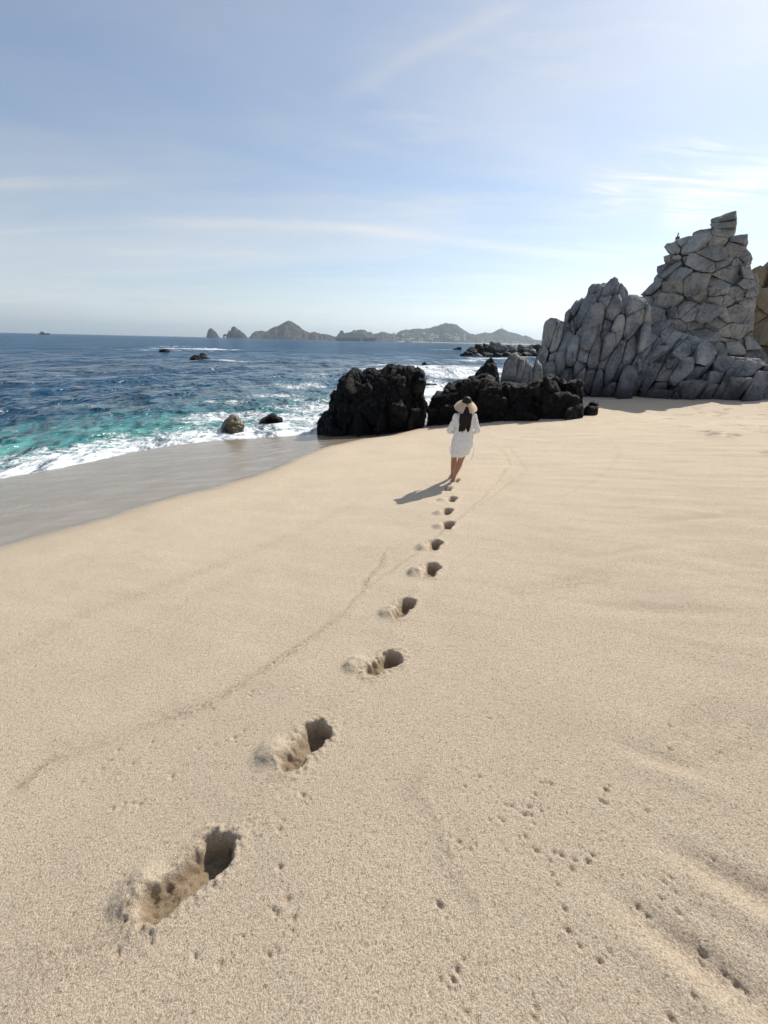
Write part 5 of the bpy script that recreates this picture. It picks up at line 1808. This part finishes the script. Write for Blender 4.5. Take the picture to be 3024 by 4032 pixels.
dress = fused('tunic', dr, 0.0062, M_cloth, person, 5, folds)
for sx, pts in ((-1, [(-0.195, -0.03, 0.70), (-0.222, -0.05, 0.675), (-0.226, -0.05, 0.62), (-0.230, -0.05, 0.575)]),
                (-1, [(-0.195, -0.03, 0.70), (-0.225, -0.02, 0.69), (-0.235, -0.03, 0.65)]),
                (1, [(0.185, -0.03, 0.72), (0.215, -0.05, 0.68), (0.205, -0.06, 0.56), (0.178, -0.07, 0.44)]),
                (1, [(0.185, -0.03, 0.72), (0.222, -0.06, 0.66), (0.208, -0.07, 0.57), (0.196, -0.07, 0.50)])):
    tube(MB(), pts, [0.0035] * len(pts), 6).build('drawstring', M_cloth, dress, True)

hr = MB()
ball(hr, (0, 0.018, 1.475), (0.086, 0.100, 0.108), 18, 12)
ball(hr, (0.0, -0.035, 1.535), (0.055, 0.045, 0.040))                                       # puffed crown above the visor
tube(hr, [(0, -0.020, 1.44), (0, -0.062, 1.38), (-0.008, -0.118, 1.28), (-0.012, -0.135, 1.18), (-0.014, -0.135, 1.12), (-0.014, -0.130, 1.075)],
     [(0.060, 0.050), (0.075, 0.045), (0.112, 0.046), (0.112, 0.040), (0.095, 0.032), (0.065, 0.020)], 18)
rh = random.Random(4)
for k in range(46):
    x0 = rh.uniform(-0.098, 0.098)
    ln_ = 0.10 + 0.13 * rh.random() - 0.10 * (0.0 < x0 < 0.035)
    zt = rh.uniform(1.08, 1.18)
    yb = -0.135 + rh.uniform(-0.02, 0.02)
    tube(hr, [(x0 * 0.95, yb + 0.01, zt), (x0 * 0.98 - 0.005, yb, zt - ln_ * 0.5), (x0 * 0.92 - 0.012 + rh.uniform(-0.015, 0.015), yb + 0.01, max(zt - ln_, 1.0))], [0.016, 0.011, 0.003], 8)
fused('hair', hr, 0.0055, M_hair, person, 2, lambda V: 0.006 * pnoise(np.stack([V[:, 0] * 70, V[:, 1] * 70, V[:, 2] * 5], 1)))

# straw visor: a wide brim, open over the crown, its two ends meeting at a bow behind
vis = []
nphi, nr_ = 64, 9
for i in range(nphi + 1):
    ph_ = -math.pi * 0.965 + 2 * math.pi * 0.965 * i / nphi                                 # 0 = front
    bk_ = (1 - math.cos(ph_)) / 2                                                           # 1 at the back
    end = smooth(0.0, 0.34, np.array(math.pi * 0.965 - abs(ph_))) ** 0.5
    wdt = (0.125 + 0.02 * math.cos(ph_)) * (0.10 + 0.90 * float(end))
    ci, si = math.sin(ph_), math.cos(ph_)
    zin = 1.500 - 0.055 * bk_
    for j in range(nr_):
        w_ = j / (nr_ - 1)
        drop_ = (0.012 + 0.118 * bk_ ** 1.6 + 0.05 * abs(ci) ** 2) * w_ ** 1.15
        rx_ = 0.088 + wdt * w_ * (1 - 0.28 * bk_) + 0.010 * bk_
        ry_ = 0.104 + wdt * w_ * (1 - 0.28 * bk_)
        wave_ = 0.008 * w_ * math.sin(3 * ph_ + 1)
        vis.append((ci * rx_, 0.02 + si * ry_, zin - drop_ + wave_))
V = np.array(vis)
V2 = np.concatenate([V, V + np.array([0, 0, -0.004])])
F = [tuple(f) for f in grid_faces(nphi + 1, nr_)]
n_ = len(V)
F2 = F + [tuple(q + n_ for q in reversed(f)) for f in F]
for i in range(nphi):
    for j in (0, nr_ - 1):
        a, b = i * nr_ + j, (i + 1) * nr_ + j
        F2.append((a, b, b + n_, a + n_) if j else (b, a, a + n_, b + n_))
visor = mesh_from('straw_visor', V2, F2, M_straw)
visor.parent = person
band = MB()
for i in range(40):
    pass
rings = []
for i in range(41):
    ph_ = -math.pi * 0.97 + 2 * math.pi * 0.97 * i / 40
    bk_ = (1 - math.cos(ph_)) / 2
    ci, si = math.sin(ph_), math.cos(ph_)
    z_ = 1.500 - 0.055 * bk_
    rings.append([(ci * (0.090 + a), 0.02 + si * (0.106 + a), z_ + b) for a, b in ((0, -0.006), (0.005, -0.006), (0.003, 0.026), (-0.003, 0.026))])
band.loft(rings)
band.build('band', M_straw, visor, True)
bw_ = MB()
ball(bw_, (0, -0.097, 1.437), (0.014, 0.012, 0.014), 8, 6)
tube(bw_, [(-0.004, -0.098, 1.437), (-0.035, -0.110, 1.447), (-0.052, -0.100, 1.440)], [(0.006, 0.006), (0.006, 0.018), (0.004, 0.012)], 8)
tube(bw_, [(0.004, -0.098, 1.437), (0.035, -0.110, 1.447), (0.052, -0.100, 1.440)], [(0.006, 0.006), (0.006, 0.018), (0.004, 0.012)], 8)
bw_.build('bow', M_straw, visor, True)

# ---------------------------------------------------------------- the bird on the crag
VB = np.concatenate([c_[0] for c_ in cellsB])
pb = fB.flat([(2664, 945)])[0]
aB = (VB - fB.q) @ fB.e1
near_ = VB[np.abs(aB - pb[0]) < 0.09]
tp = near_[np.argmax(near_[:, 2])]
bird = empty('bird', Vector((float(tp[0]), float(tp[1]), float(tp[2]) - 0.015)), 2.3)
tag(bird, 'dark seabird perched on the top left ledge of the tall crag', 'bird')
M_feather = plain('dark_feathers', (0.07, 0.062, 0.055), 0.7, 0.4, 30)
M_beak = plain('beak_horn', (0.30, 0.22, 0.12), 0.5, 0.1, 30)
bb_ = MB()
ball(bb_, (0, 0, 0.20), (0.085, 0.13, 0.10))
tube(bb_, [(0, -0.08, 0.20), (0, -0.17, 0.14), (0, -0.25, 0.09)], [(0.06, 0.05), (0.045, 0.025), (0.03, 0.008)], 10)
tube(bb_, [(0, 0.07, 0.25), (0, 0.11, 0.32), (0, 0.10, 0.38), (0, 0.12, 0.42)], [0.05, 0.034, 0.030, 0.034], 10)
ball(bb_, (0, 0.13, 0.425), (0.034, 0.045, 0.034))
fused('plumage', bb_, 0.012, M_feather, bird, 3)
tube(MB(), [(0, 0.16, 0.42), (0, 0.22, 0.40), (0, 0.27, 0.375)], [(0.014, 0.014), (0.010, 0.010), (0.004, 0.004)], 8).build('beak', M_beak, bird, True)
for sx in (-1, 1):
    tube(MB(), [(sx * 0.04, 0.0, 0.12), (sx * 0.04, 0.01, 0.05), (sx * 0.042, 0.0, 0.008), (sx * 0.045, 0.05, 0.004)], [0.011, 0.008, 0.008, 0.006], 8).build('leg', M_beak, bird, True)
    wg = MB()
    wg.loft([[(sx * (0.078 + 0.012 * math.cos(t)), 0.09 - 0.36 * u + 0.0 * t, 0.23 - 0.10 * u + (0.075 - 0.06 * u) * math.sin(t)) for t in np.linspace(0, 2 * math.pi, 10, endpoint=False)] for u in np.linspace(0, 1, 6)])
    wg.build('wing', M_feather, bird, True)
